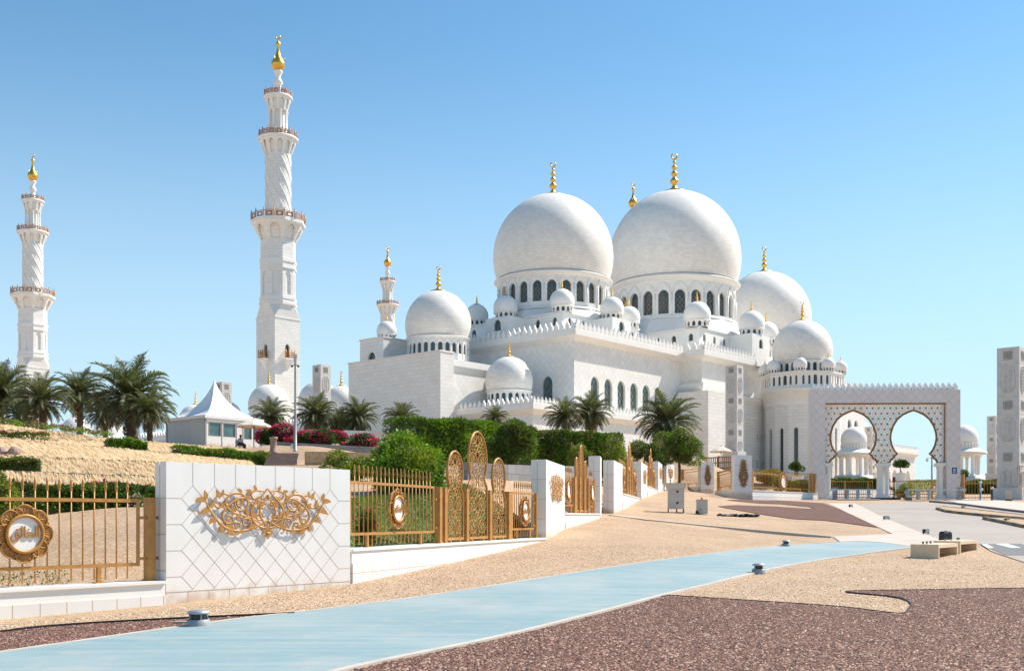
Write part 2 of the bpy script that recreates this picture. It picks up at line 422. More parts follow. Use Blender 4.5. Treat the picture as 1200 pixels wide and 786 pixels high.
def on_ground(px, py, y0=6.0, y1=260.0):
    """the point of the terrain seen at a pixel of the photograph"""
    k = (px-600)/FPX; s = (HOR-py)/FPX
    Y = np.arange(y0, y1, .05); d = CZ+s*Y-ground_z(k*Y, Y)
    i = np.where(d < 0)[0]
    y = float(Y[i[0]]) if len(i) else y1
    return Vector((k*y, y, gz(k*y, y)))
def axis(segs):
    out = []
    for a, b, st in segs: out.extend(np.arange(a, b, st))
    return np.array(out+[segs[-1][1]])
def make_ground():
    xs = axis(((-4000, -400, 400), (-400, -100, 25), (-100, -30, 3), (-30, 30, .5), (30, 70, 1.5), (70, 130, 6), (130, 400, 30), (400, 4000, 400)))
    ys = axis(((-300, -40, 20), (-40, 4, 4), (4, 60, .5), (60, 130, 1.2), (130, 260, 6), (260, 600, 40), (600, 6000, 600)))
    X, Y = np.meshgrid(xs, ys); Z = ground_z(X, Y)
    me = bpy.data.meshes.new('ground')
    n, m = len(xs), len(ys)
    V = np.stack([X.ravel(), Y.ravel(), Z.ravel()], 1)
    i = np.arange(n*(m-1)).reshape(m-1, n)[:, :-1].ravel()
    F = np.stack([i, i+1, i+n+1, i+n], 1)
    me.from_pydata(V.tolist(), [], F.tolist())
    me.materials.append(M['gravel_beige']); me.polygons.foreach_set('use_smooth', [True]*len(F)); me.update()
    o = bpy.data.objects.new('ground', me); COL.objects.link(o); tag(o, kind='structure'); return o
make_ground()
def densify(poly, step, closed=True):
    out = []; n = len(poly)
    for k in range(n if closed else n-1):
        a, b = Vector(poly[k][:2]), Vector(poly[(k+1) % n][:2]); c = max(1, int((b-a).length/step))
        out.extend([a.lerp(b, q/c) for q in range(c)])
    if not closed: out.append(Vector(poly[-1][:2]))
    return out
def spline(pts, n=8, closed=False):
    P = [Vector(p) for p in pts]; out = []; m = len(P)
    for k in range(m if closed else m-1):
        if closed: p0, p1, p2, p3 = P[k-1], P[k], P[(k+1) % m], P[(k+2) % m]
        else: p0, p1, p2, p3 = P[max(k-1, 0)], P[k], P[k+1], P[min(k+2, m-1)]
        for q in range(n):
            t = q/n
            out.append(.5*((2*p1)+(p2-p0)*t+(2*p0-5*p1+4*p2-p3)*t*t+(3*p1-p0-3*p2+p3)*t**3))
    if not closed: out.append(P[-1])
    return out
def sheet(name, poly, off, material, step=.5, zf=None, kind='structure', rim=0):
    """a surface that lies on the terrain, OFF above it"""
    zf = zf or ground_z
    ring = densify(poly, step)
    xs = [p.x for p in ring]; ys = [p.y for p in ring]; n = len(ring)
    pts = list(ring)
    def inside(x, y):
        c = False
        for a in range(n):
            x1, y1, x2, y2 = xs[a], ys[a], xs[a-1], ys[a-1]
            if (y1 > y) != (y2 > y) and x < (x2-x1)*(y-y1)/(y2-y1)+x1: c = not c
        return c
    for x in np.arange(math.floor(min(xs)/step)*step, max(xs), step):
        for y in np.arange(math.floor(min(ys)/step)*step, max(ys), step):
            if inside(x, y): pts.append(Vector((x, y)))
    r = delaunay_2d_cdt(pts, [(k, (k+1) % n) for k in range(n)], [], 1, 1e-5)
    V = np.array([(p.x, p.y) for p in r[0]]); Z = zf(V[:, 0], V[:, 1])+off
    mb = MB(); mb.v = [(float(a), float(b), float(c)) for (a, b), c in zip(V, Z)]
    for f in r[2]: mb.face(f, 0, True)
    if rim:
        for k in range(n):
            a, b = ring[k], ring[(k+1) % n]; za, zb = float(zf(a.x, a.y))+off, float(zf(b.x, b.y))+off
            mb.poly([(a.x, a.y, za), (b.x, b.y, zb), (b.x, b.y, zb-rim), (a.x, a.y, za-rim)])
    o = mb.build(name, material); tag(o, kind=kind)
    o['outline'] = 0; del o['outline']
    return o
def gp(*pix): return [on_ground(a, b) for a, b in pix]
def strip(name, path, w, h, material, off=0, kind='structure', mats=None, seg=None):
    """kerb or edging: a bar of width w rising h from the terrain along a ground path"""
    P = [Vector((p[0], p[1], gz(p[0], p[1]))) for p in path]; mb = MB(); n = len(P); rows = []
    for k in range(n):
        d = (P[min(k+1, n-1)]-P[max(k-1, 0)]); d.z = 0; d.normalize(); q = Vector((-d.y, d.x, 0))*w/2
        b = Vector((0, 0, -.1)); t = Vector((0, 0, h))
        rows.append(mb.add([P[k]+q+b, P[k]+q+t, P[k]-q+t, P[k]-q+b]))
    for k in range(n-1):
        i, j = rows[k], rows[k+1]
        mi = 0 if not seg else (k//seg) % 2
        for a in range(3): mb.face((i+a, i+a+1, j+a+1, j+a), mi)
    for i in (rows[0], rows[-1]): mb.face((i, i+1, i+2, i+3))
    return tag(mb.build(name, mats or material), kind=kind)
# ------------------------------------------------------------------ the mosque (local frame: x along the hall, y = -b, b out of its long side)
O3 = Vector((41.8, 274.7, 0)); RZ = math.atan2(.757, .658)
ZB = 8.0
def arch(cx, z0, w, h, n=7, point=.12):
    """pointed arch outline, counter-clockwise"""
    r = w/2; zs = z0+h-r*(1+point); out = [(cx-r, z0), (cx+r, z0)]
    for k in range(n+1):
        t = k/n*PI/2; out.append((cx+r*math.cos(t), zs+r*math.sin(t)*(1+point*math.sin(t)**3)))
    for k in range(n-1, -1, -1):
        t = k/n*PI/2; out.append((cx-r*math.cos(t), zs+r*math.sin(t)*(1+point*math.sin(t)**3)))
    return out
def rect(a0, a1, z0, z1): return [(a0, z0), (a1, z0), (a1, z1), (a0, z1)]
def wallface(mb, p0, p1, z0, z1, holes=(), mi=0, depth=.6):
    p0 = Vector((p0[0], p0[1], 0)); d = Vector((p1[0], p1[1], 0))-p0; l = d.length; d.normalize()
    mb.plate(rect(0, l, z0, z1), p0, d, (0, 0, 1), depth if holes else 0, mi, holes, back=False, rim=False)
def pane(parent, p0, p1, outline, inset, name='window', mats=None, bars=0):
    """one arched window: glass with its frame (and a screen of bars), INSET behind the wall"""
    mats = mats or (('glass' if name == 'window' else 'glass_dark'), 'window_grille')
    p0 = Vector((p0[0], p0[1], 0)); d = Vector((p1[0], p1[1], 0))-p0; d.normalize(); nrm = d.cross(Vector((0, 0, 1)))
    mb = MB(); O = p0-nrm*inset
    mb.plate(outline, O, d, (0, 0, 1), .05, 0)
    cx = sum(p[0] for p in outline)/len(outline); cz = sum(p[1] for p in outline)/len(outline)
    w = max(p[0] for p in outline)-min(p[0] for p in outline)
    k = 1-.2*min(1, .9/w) if w > 1 else .8
    inner = [(cx+(p[0]-cx)*k, cz+(p[1]-cz)*(1-(1-k)*.5)) for p in outline]
    mb.plate(outline, O+nrm*.07, d, (0, 0, 1), .1, 1, [inner])
    if bars:
        x0, x1 = cx-w*.42, cx+w*.42; z0 = min(p[1] for p in outline); z1 = max(p[1] for p in outline)
        def mul(x, z): return O+d*x+Vector((0, 0, z))+nrm*.06
        rows = int((z1-z0-w*.4)/(w*.55))
        for q in range(rows):
            za = z0+q*w*.55; zb = za+w*.55
            for (xa, xb) in ((x0, cx), (cx, x0), (cx, x1), (x1, cx)):
                mb.tube([mul(xa, za), mul((xa*.35+xb*.65), (za+zb)/2), mul(xb, zb)], bars, 4, 1, cap=False)
    return mb.build(name, list(mats), parent)
def block(mb, a0, a1, b0, b1, z0, z1, mi=0, hn=(), hl=(), depth=.6, top=True):
    wallface(mb, (a0, -b1), (a1, -b1), z0, z1, hn, mi, depth)
    wallface(mb, (a0, -b0), (a0, -b1), z0, z1, hl, mi, depth)
    wallface(mb, (a1, -b1), (a1, -b0), z0, z1, (), mi)
    wallface(mb, (a1, -b0), (a0, -b0), z0, z1, (), mi)
    if top: mb.poly([(a0, -b1, z1), (a1, -b1, z1), (a1, -b0, z1), (a0, -b0, z1)], mi)
def rp(a0, a1, b0, b1, o=0): return [(a0-o, -b1-o), (a1+o, -b1-o), (a1+o, -b0+o), (a0-o, -b0+o)]
def cornice(mb, a0, a1, b0, b1, z0, z1, over, mi=0, step=.55):
    mb.frustum(rp(a0, a1, b0, b1, .05), rp(a0, a1, b0, b1, over*.45), z0-(z1-z0)*step*1.6, z0-(z1-z0)*step, mi)
    mb.frustum(rp(a0, a1, b0, b1, over*.45), rp(a0, a1, b0, b1, over*.97), z0-(z1-z0)*step, z0, mi)
    mb.prism(rp(a0, a1, b0, b1, over), z0, z1, mi)
def merlon_outline(w, h):
    r = w/2
    half = [(r*.5, 0), (r*.5, h*.14), (r*.95, h*.34), (r*.8, h*.52), (r*.34, h*.72), (r*.2, h*.8), (0, h)]
    return half+[(-x, z) for x, z in reversed(half[:-1])]
def merlons(mb, p0, p1, z, w=1.0, h=1.7, pitch=1.35, t=.35, mi=0):
    p0 = Vector((p0[0], p0[1], z)); d = Vector((p1[0], p1[1], z))-p0; l = d.length; d.normalize()
    n = max(1, int(l/pitch)); out = merlon_outline(w, h)
    for k in range(n):
        mb.plate(out, p0+d*(l*(k+.5)/n)-d.cross(Vector((0, 0, 1)))*.1, d, (0, 0, 1), t, mi)
    nr = d.cross(Vector((0, 0, 1)))
    a, b = p0-nr*.05, p0+d*l-nr*.05; c, e = b-nr*(t+.1), a-nr*(t+.1); up = Vector((0, 0, h*.16))
    i = mb.add([a, b, c, e, a+up, b+up, c+up, e+up])
    for q in ((0, 1, 5, 4), (2, 3, 7, 6), (4, 5, 6, 7), (1, 2, 6, 5), (3, 0, 4, 7)): mb.face([i+k for k in q], mi)
def finial_mesh(h, r=None):
    mb = MB(); r = r or h*.105
    mb.lathe([(r*3.0, 0), (r*2.9, h*.015), (r*1.7, h*.05), (r*.9, h*.1), (r*.45, h*.16), (r*.5, h*.2), (r*1.05, h*.27), (r*1.05, h*.3), (r*.45, h*.37), (r*.4, h*.4),
              (r*.85, h*.46), (r*.85, h*.48), (r*.35, h*.54), (r*.33, h*.57), (r*.68, h*.62), (r*.68, h*.64), (r*.25, h*.69), (r*.25, h*.72), (r*.42, h*.75), (r*.4, h*.77), (r*.12, h*.82), (0, h*.85)], 14)
    c = h*.915; q = h*.07
    pts = [(q*math.cos(t)*.656, -q*math.cos(t)*.755, c+q*math.sin(t)) for t in [PI/2+.25+k*(2*PI-.5)/16 for k in range(17)]]
    mb.tube(pts, [h*.011+h*.012*math.sin(PI*k/16) for k in range(17)], 6)
    return mb
def dome_profile(Rr, zeq, k=1.05, low=-21, n=16):
    out = []
    for q in range(n+1):
        t = R(low+(90-low)*q/n); out.append((Rr*math.cos(t) if q < n else 0, zeq+k*Rr*math.sin(t)))
    return out
def big_dome(parent, a, b, Rr, zeq, zbot, nwin, ww, wz0, wh, fh, seg=72, k=1.05, label=None, bars=0):
    c = (a, -b, 0); zb = zeq-k*Rr*math.sin(R(21)); rb = Rr*math.cos(R(21))
    mb = MB(); mb.lathe(dome_profile(Rr, zeq, k, n=26), seg, c, ru=Rr)
    d = mb.build('dome', 'marble_dome', parent)
    if label: d['label'] = label
    # drum: flat facets, one arched opening each, under a rounded cornice
    rd = rb*.985; mb = MB(); ap = rd*math.cos(PI/nwin); side = 2*rd*math.sin(PI/nwin)
    zt = zb-Rr*.055
    mb.lathe([(rb*.98, zb+.02), (rb*1.0, zb-Rr*.008), (rb*.975, zb-Rr*.018), (rb*1.035, zb-Rr*.026), (rb*1.06, zb-Rr*.04), (rb*1.05, zt), (rb*1.015, zt-Rr*.03), (rb*.97, zt-Rr*.06)], seg, c)
    for q in range(nwin):
        t0, t1 = 2*PI*q/nwin, 2*PI*(q+1)/nwin
        p0 = (a+rd*math.cos(t0), -b+rd*math.sin(t0)); p1 = (a+rd*math.cos(t1), -b+rd*math.sin(t1))
        hole = arch(side/2, wz0, ww, wh)
        wallface(mb, p0, p1, zbot, zt, [hole], 0, max(.25, ww*.35))
        if fh > 5:     # blind cusped arcade over the openings
            D = (Vector(p1)-Vector(p0)).normalized(); nr = Vector((D.y, -D.x))
            pts = []
            for s_, z_ in arch(side/2, wz0+wh*.72, side*.86, Rr*.2, point=.35)[2:]:
                P = Vector(p0)+D*s_+nr*.05; pts.append((P.x, P.y, min(z_, zt-.1)))
            mb.tube(pts, Rr*.012, 5)
            # pilaster between openings
            P = Vector(p0)+nr*.02; mb.tube([(P.x, P.y, zbot), (P.x, P.y, wz0+wh*.85)], Rr*.014, 6)
    mb.lathe([(rd*1.03, zbot), (rd*1.03, zbot+Rr*.03), (rd*.99, zbot+Rr*.04)], seg, c)
    dr = mb.build('drum', 'marble_plain', d)
    for q in range(nwin):
        t0, t1 = 2*PI*q/nwin, 2*PI*(q+1)/nwin
        p0 = (a+rd*math.cos(t0), -b+rd*math.sin(t0)); p1 = (a+rd*math.cos(t1), -b+rd*math.sin(t1))
        pane(d, p0, p1, arch(side/2, wz0, ww, wh), max(.2, ww*.3), 'drum_window', bars=bars)
    f = finial_mesh(fh).build('finial', 'gold', d); f.location = (a, -b, zeq+k*Rr-.1)
    return d
def turret(parent, a, b, Rr, z, sq=None, nwin=12):
    """small dome over a ring of little windows"""
    hb = Rr*.42; zeq = z+hb+Rr*.45; c = (a, -b, 0); mb = MB()
    zb = zeq-1.05*Rr*math.sin(R(21)); rd = Rr*.86
    mb.lathe([(Rr*.8, zb-Rr*.06), (Rr*.99, zb-Rr*.05), (Rr*.99, zb), (Rr*.93, zb+Rr*.02)], 24, c)
    mb.lathe(dome_profile(Rr, zeq, n=12), 28, c)
    side = 2*rd*math.sin(PI/nwin)
    for q in range(nwin):
        t0, t1 = 2*PI*q/nwin, 2*PI*(q+1)/nwin
        p0 = (a+rd*math.cos(t0), -b+rd*math.sin(t0)); p1 = (a+rd*math.cos(t1), -b+rd*math.sin(t1))
        wallface(mb, p0, p1, z, zb-Rr*.055, [arch(side/2, z+.05*Rr, side*.55, Rr*.36, 4)], 0, Rr*.12)
    mb.lathe([(rd*.86, z), (rd*.86, zb-Rr*.1)], 20, c, 1, False)
    t = mb.build('turret_dome', ['marble_plain', 'glass_dark'], parent)
    f = finial_mesh(Rr*.75, Rr*.1).build('finial', 'gold', t); f.location = (a, -b, zeq+1.05*Rr-.05)
    return t

mosque = empty('mosque', O3, RZ, 'huge white marble mosque with clustered bulbous domes and gold finials', 'mosque')
# hall
WA = [-63.2+4.56*i for i in range(6)]; WA = WA+[-x for x in WA]
hw = [arch(x+70, 22.6, 2.7, 7.1) for x in WA]
mb = MB()
hl = [arch(14.7+25, 22.6, 2.7, 7.1)]
block(mb, -70, 70, -25, 21.5, ZB, 36.4, 0, hw, hl, .7)
mb.build('hall_wall', 'marble_diamond', mosque)
for o_ in hw: pane(mosque, (-70, -21.5), (70, -21.5), o_, .55, bars=.07)
pane(mosque, (-70, 25), (-70, -21.5), hl[0], .55, bars=.07)
mb = MB()
cornice(mb, -70, 70, -25, 21.5, 36.9, 37.9, 1.6)
for s in (-1, 1):
    a0, a1 = sorted((s*31, s*10.6)); cornice(mb, a0, a1, 20, 26.7, 36.92, 37.92, 1.6)
mb.build('cornice', 'marble_plain', mosque)
mb = MB()
merlons(mb, (-71.6, 26.6), (-71.6, -23), 37.9, 1.15, 1.95); merlons(mb, (-71.6, -23.1), (-32.6, -23.1), 37.9, 1.15, 1.95)
merlons(mb, (-9, -23.1), (9, -23.1), 37.9, 1.15, 1.95); merlons(mb, (32.6, -23.1), (71.6, -23.1), 37.9, 1.15, 1.95)
for s in (-1, 1):
    a0, a1 = sorted((s*32.6, s*9)); merlons(mb, (a0, -28.3), (a1, -28.3), 37.93, 1.15, 1.95); merlons(mb, (a0, -23.1), (a0, -28.3), 37.93, 1.15, 1.95); merlons(mb, (a1, -28.3), (a1, -23.1), 37.93, 1.15, 1.95)
mb.build('battlement', 'marble_plain', mosque)
# projecting bays with their heavier lower block
for s in (-1, 1):
    a0, a1 = sorted((s*31, s*10.6)); mb = MB()
    block(mb, a0, a1, 20, 26.7, 28, 36.4, 0)
    mb.frustum(rp(a0, a1, 20, 26.7, .06), rp(a0, a1, 20, 26.7, .8), 29.2, 30.2, 1); mb.prism(rp(a0, a1, 20, 26.7, .85), 30.2, 31.1, 1)
    c0, c1 = sorted((s*34.9, s*19.2)); mb2 = mb
    slit = [rect(x, x+.7, z, z+1.7) for x, z in ((7.5, 15.5),)]
    block(mb2, c0, c1, 20, 30.6, ZB, 28.8, 2, slit, (), .5)
    w = mb.build('bay_wall', ['marble_diamond', 'marble_plain', 'marble'], mosque)
    for o_ in slit: pane(w, (c0, -30.6), (c1, -30.6), o_, .4, 'slit_window')
# lower wall that ties the bays to the round apse, with its framed panels
mb = MB()
sl_ = [rect(20+x, 20.6+x, z, z+1.7) for x in (-7.4, -5.2) for z in (19.5, 13.2)]
block(mb, -20, 20, 20, 27.4, ZB, 29.4, 0, sl_, (), .5)
cornice(mb, -20, 20, 20, 27.4, 28.6, 29.5, .6, 1)
lw = mb.build('lower_wall', ['marble', 'marble_plain'], mosque)
for o_ in sl_: pane(lw, (-20, -27.4), (20, -27.4), o_, .4, 'slit_window')
mb = MB()
for z0, z1 in ((17.3, 24.4), (9, 15.2)):
    mb.plate(rect(-6.6, -1.2, z0, z1), (-7+0*z0, -27.43, 0), (1, 0, 0), (0, 0, 1), .3, 0, [rect(-5.9, -1.9, z0+.7, z1-.7)])
    mb.plate(rect(-5.9, -1.9, z0+.7, z1-.7), (-7, -27.15, 0), (1, 0, 0), (0, 0, 1), .1, 1)
    mb.box(-14, -7.8, -27.9, -27.35, z1, z1+.5, 0)
mb.build('relief_panel', ['marble_plain', 'marble_lattice'], mosque)
# round apse
NA, RA, BA = 16, 9.0, 35.3
side = 2*RA*math.sin(PI/NA); mb = MB(); ap_ = mb
slits = []
for q in range(NA):
    t0, t1 = 2*PI*(q+.25)/NA, 2*PI*(q+1.25)/NA
    p0 = (RA*math.cos(t0), -BA+RA*math.sin(t0)); p1 = (RA*math.cos(t1), -BA+RA*math.sin(t1))
    hole = arch(side/2, 11.2, .95, 11, 5); wallface(mb, p0, p1, ZB, 28.6, [hole], 0, .6); slits.append((p0, p1, hole))
ca = (0, -BA, 0)
mb.lathe([(9.0, 27.2), (9.15, 28), (9.15, 28.6), (9.35, 28.8), (9.75, 30.5), (9.95, 30.6), (9.95, 31.3), (8, 31.35)], 48, ca, 1)
NB = 8; rp8 = [(9.55*math.cos(2*PI*(q+.5)/NB), -BA+9.55*math.sin(2*PI*(q+.5)/NB)) for q in range(NB)]
pod = []
for q in range(NB):
    p0, p1 = rp8[q], rp8[(q+1) % NB]; l = math.dist(p0, p1)
    hs = [arch(l*f, 31.9, .55, 2.1, 4) if j != 2 else arch(l*f, 31.9, .9, 2.3, 4) for j, f in enumerate((.12, .31, .5, .69, .88))]
    wallface(mb, p0, p1, 31.2, 34.6, hs, 1, .4); pod.append((p0, p1, hs))
mb.prism([(x*1.03, (y+BA)*1.03-BA) for x, y in rp8], 34.55, 35.0, 1)
apse = mb.build('apse', ['marble', 'marble_plain'], mosque)
for p0, p1, h in slits: pane(apse, p0, p1, h, .45, 'slit_window')
for p0, p1, hs in pod:
    for h in hs: pane(apse, p0, p1, h, .3, 'podium_window')
for x, y in rp8: turret(mosque, x*.9, -((y+BA)*.9-BA), 1.6, 35.0)
for q in range(NB): turret(mosque, 8.1*math.cos(2*PI*q/NB), BA-8.1*math.sin(2*PI*q/NB), 1.2, 35.0) if q % 2 == 2 else None
big_dome(mosque, 0, BA, 6.95, 40.7, 34.9, 24, 1.0, 35.4, 2.0, 4.6, 56, label='medium white dome over the round apse')
# the three great domes on their podiums
def podium(a, h, ht, hm, z1, rdrum, zdr, tR, mR):
    mb = MB(); rows = []
    n = int(2*h/4.2)
    zw = 41.0 if h < 16 else 42.9
    hs = [arch(2*h*(k+.5)/n, zw, 1.2, 1.75, 5) for k in range(n)]
    block(mb, a-h, a+h, -h, h, 38.1, z1, 0, hs, hs, .5)
    mw = 3.4 if h < 16 else 4.4
    hh = [arch(mw, zw-.4, 1.9, 2.3, 5)]
    block(mb, a-mw, a+mw, h-.5, hm+2.6, 38.12, z1+.02, 0, hh, (), .5); block(mb, a-hm-2.6, a-h+.5, -mw, mw, 38.13, z1+.02, 0, (), hh, .5)
    block(mb, a-mw, a+mw, -hm-2.6, -h+.5, 38.12, z1+.02, 0); block(mb, a+h-.5, a+hm+2.6, -mw, mw, 38.13, z1+.02, 0)
    for q in (rp(a-h, a+h, -h, h, .25),): mb.prism(q, z1+.03, z1+.35, 0)
    oc = lambda r: [(a+r*math.cos(2*PI*(q+.5)/16), r*math.sin(2*PI*(q+.5)/16)) for q in range(16)]
    mb.frustum(oc(min(h*1.08, rdrum*1.25)), oc(rdrum*1.03), z1+.3, zdr, 0)
    p = mb.build('podium', 'marble_plain', mosque)
    for o_ in hs:
        if abs(o_[0][0]+.6-h) > mw+.5: pane(p, (a-h, -h), (a+h, -h), o_, .4, 'podium_window'); pane(p, (a-h, h), (a-h, -h), o_, .4, 'podium_window')
    pane(p, (a-mw, -hm-2.6), (a+mw, -hm-2.6), hh[0], .4, 'podium_window'); pane(p, (a-hm-2.6, mw), (a-hm-2.6, -mw), hh[0], .4, 'podium_window')
    for sa, sb in ((-1, 1), (1, 1), (-1, -1), (1, -1)): turret(mosque, a+sa*ht, sb*ht, tR, z1+.35)
    for sa, sb in ((-1, 0), (0, 1), (1, 0), (0, -1)): turret(mosque, a+sa*hm, sb*hm, mR, z1+.02)
for a in (-49.8, 48.5):
    podium(a, 13.6, 12, 16, 43.4, 12.1, 45.9, 2.6, 2.6)
    big_dome(mosque, a, 0, 13.35, 59.1, 45.8, 24, 2.0, 47.3, 4.5, 7.6, bars=.05, label='large white dome left of the tallest one' if a < 0 else 'large white dome behind the tallest one')
podium(0, 18.6, 17, 22, 45.7, 15.5, 50.3, 3.25, 3.25)
big_dome(mosque, 0, 0, 16.9, 67.5, 50.2, 24, 2.6, 51.2, 5.9, 10.2, bars=.06, label='largest white dome crowning the mosque')
# low arcades round the hall
def arcade(a0, a1, b0, b1, holes=(), hl=(), sides='nl', z=21.0):
    mb = MB(); block(mb, a0, a1, b0, b1, ZB, z, 0, holes, hl, 1.2)
    cornice(mb, a0, a1, b0, b1, z-.01, z+1, .9, 1)
    if holes or hl: block(mb, a0+1.3, a1-1.3, b0+1.3, b1-1.3, ZB, z-1, 1)
    if 'n' in sides: merlons(mb, (a0-.8, -b1-.8), (a1+.8, -b1-.8), z+1, .85, 1.35, 1.1, .3, 1)
    if 'l' in sides: merlons(mb, (a0-.8, -b0+.8), (a0-.8, -b1-.8), z+1, .85, 1.35, 1.1, .3, 1)
    return mb.build('arcade_wall', ['marble_lattice', 'marble_plain'], mosque)
arcade(-88, -34.95, 8, 26)
arcade(34.95, 97, 8, 26, [arch(30+5.2*k, 8.2, 3.6, 7.6) for k in range(6)], (), 'n')
for s in (-1, 1): big_dome(mosque, s*80, 13.4, 4.6, 27.7, 22, 20, .8, 23.2, 2.0, 3.3, 40, label='small white dome above the low arcade' if s < 0 else None)
# end block with its tall screen wall
for s in (-1, 1):
    mb = MB(); a0, a1 = sorted((s*95, s*91.5)); block(mb, a0, a1, -16.2, 9.7, ZB, 32.2, 0)
    mb.prism(rp(a0, a1, -16.2, 9.7, .12), 32.2, 32.5, 0)
    if s < 0:
        for q in range(46):     # shallow carved scrolls low on the screen
            y = -6+11*RNG.random(); z = 14+9*RNG.random(); r = .35+.5*RNG.random(); p = RNG.random()*6
            mb.tube([(-95.02, y+r*math.cos(p+t*.5)*(1-t/14), z+r*math.sin(p+t*.5)*(1-t/14)) for t in range(11)], .09, 4, 0)
        mb.plate(rect(0, 9, ZB, 15.2), (-95.02, 6, 0), (0, -1, 0), (0, 0, 1), .25, 1, [rect(.6, 8.4, ZB+.1, 14.6)])
        mb.plate(rect(.6, 8.4, ZB+.1, 14.6), (-95.03, 6, 0), (0, -1, 0), (0, 0, 1), 0, 2)
    mb.build('screen_wall', ['marble', 'marble_plain', 'marble_lattice'], mosque)
    mb = MB(); a0, a1 = sorted((s*91.45, s*70.05)); block(mb, a0, a1, -15, 8, ZB, 30.2, 0)
    cornice(mb, a0, a1, -15, 8, 30.2, 31.4, .5, 1); merlons(mb, (a0-.3, 15), (a0-.3, -8), 31.4, .9, 1.5, 1.2, .3, 1)
    mb.prism([(s*82+8*math.cos(k*PI/8), 3.8+8*math.sin(k*PI/8)) for k in range(16)], 31, 32.2, 1)
    mb.build('end_block', ['marble_diamond', 'marble_plain'], mosque)
    big_dome(mosque, s*82, -3.8, 6.7, 40.2, 32, 26, .95, 34.0, 2.1, 5.2, 56, label='medium white dome behind the tall blank screen wall' if s < 0 else None)
    mb = MB(); a0, a1 = sorted((s*88, s*80))
    hl2 = [arch(3.6, 32.6, 2.2, 3.0)] if s < 0 else []
    block(mb, a0, a1, -20.8, -13.6, 30, 38.2, 0, (), hl2, .6); mb.prism(rp(a0, a1, -20.8, -13.6, .15), 38.2, 38.5, 0)
    w = mb.build('roof_tower', 'marble', mosque)
    if hl2: pane(w, (a0, 20.8), (a0, 13.6), hl2[0], .5, 'tower_window')
    turret(mosque, s*84, -17, 2.1, 38.5)

# ------------------------------------------------------------------ courtyard arcade behind the hill
yard = empty('courtyard_arcade', O3, RZ, 'low white courtyard arcade with small gold-tipped domes behind the palms and tent', 'arcade')
mb = MB(); hol = [arch(6+6*k, 8.2, 4, 9) for k in range(28)]
block(mb, -92, -74, -200, -26, ZB, 20.6, 0, (), hol, 1.5); block(mb, -90.4, -76, -198, -27, ZB, 20, 1)
cornice(mb, -92, -74, -200, -26, 20.6, 21.6, .8, 1); merlons(mb, (-92.7, 200), (-92.7, 26), 21.6, .85, 1.35, 1.2, .3, 1)
mb.build('arcade_wall', ['marble_lattice', 'marble_plain'], yard)
for a, b, r in ((-86.6, -54, 4.7), (-82.5, -41, 4.7), (-82, -34, 4.0), (-84, -150, 4.2), (-80, -139, 4.0), (-79, -96, 4.4), (-84, -74, 3.2)):
    big_dome(yard, a, b, r, 27.2 if r > 4.5 else 26.4, 21.6, 16, .8, 22.6, 2.0, 3.4, 40)
# ------------------------------------------------------------------ minarets
def ngon(r, n, z=None, off=.5): return [(r*math.cos(2*PI*(k+off)/n), r*math.sin(2*PI*(k+off)/n)) for k in range(n)]
def flare(mb, r0, r1, z0, z1, n, off=.5, mi=0):
    """spreading ring of arched niches that carries a balcony"""
    a, b = ngon(r0, n, off=off), ngon(r1, n, off=off)
    for k in range(n):
        p0 = Vector((*a[k], z0)); p1 = Vector((*a[(k+1) % n], z0)); q0 = Vector((*b[k], z1)); q1 = Vector((*b[(k+1) % n], z1))
        U = (p1-p0).normalized(); V = ((q0+q1)/2-(p0+p1)/2); h = V.length; V.normalize()
        w0 = (p1-p0).length; w1 = (q1-q0).length; e = (w1-w0)/2
        out = [(0, 0), (w0, 0), (w0+e, h), (-e, h)]
        hole = arch(w0/2, h*.04, w0*.74, h*.8, 5)
        mb.plate(out, p0, U, V, r1*.09, mi, [hole], back=False)
    mb.frustum(ngon(r0*.9, n, off=off), ngon(r1*.84, n, off=off), z0-.01, z1-.05, mi)
def railing(parent, r, z, n, h=1.6):
    mb = MB(); P = ngon(r, n, off=0)
    for k in range(n):
        a, b = Vector((*P[k], z)), Vector((*P[(k+1) % n], z)); d = (b-a); l = d.length; d.normalize(); nr = d.cross(Vector((0, 0, 1)))
        mb.tube([a, a+Vector((0, 0, h*1.3))], .13, 6); mb.lathe([(0, h*1.5), (.17, h*1.4), (.1, h*1.28)], 6, (a.x, a.y, z))
        mb.tube([a+Vector((0, 0, h)), b+Vector((0, 0, h))], .09, 5)
        mb.plate(rect(l*.14, l*.86, .12, h*.86), a, d, (0, 0, 1), .08, 0, [[(l*.5+l*.17*math.cos(t), h*.48+h*.2*math.sin(t)) for t in [q*PI/4 for q in range(8)]]])
    return mb.build('railing', 'balcony_wood', parent)
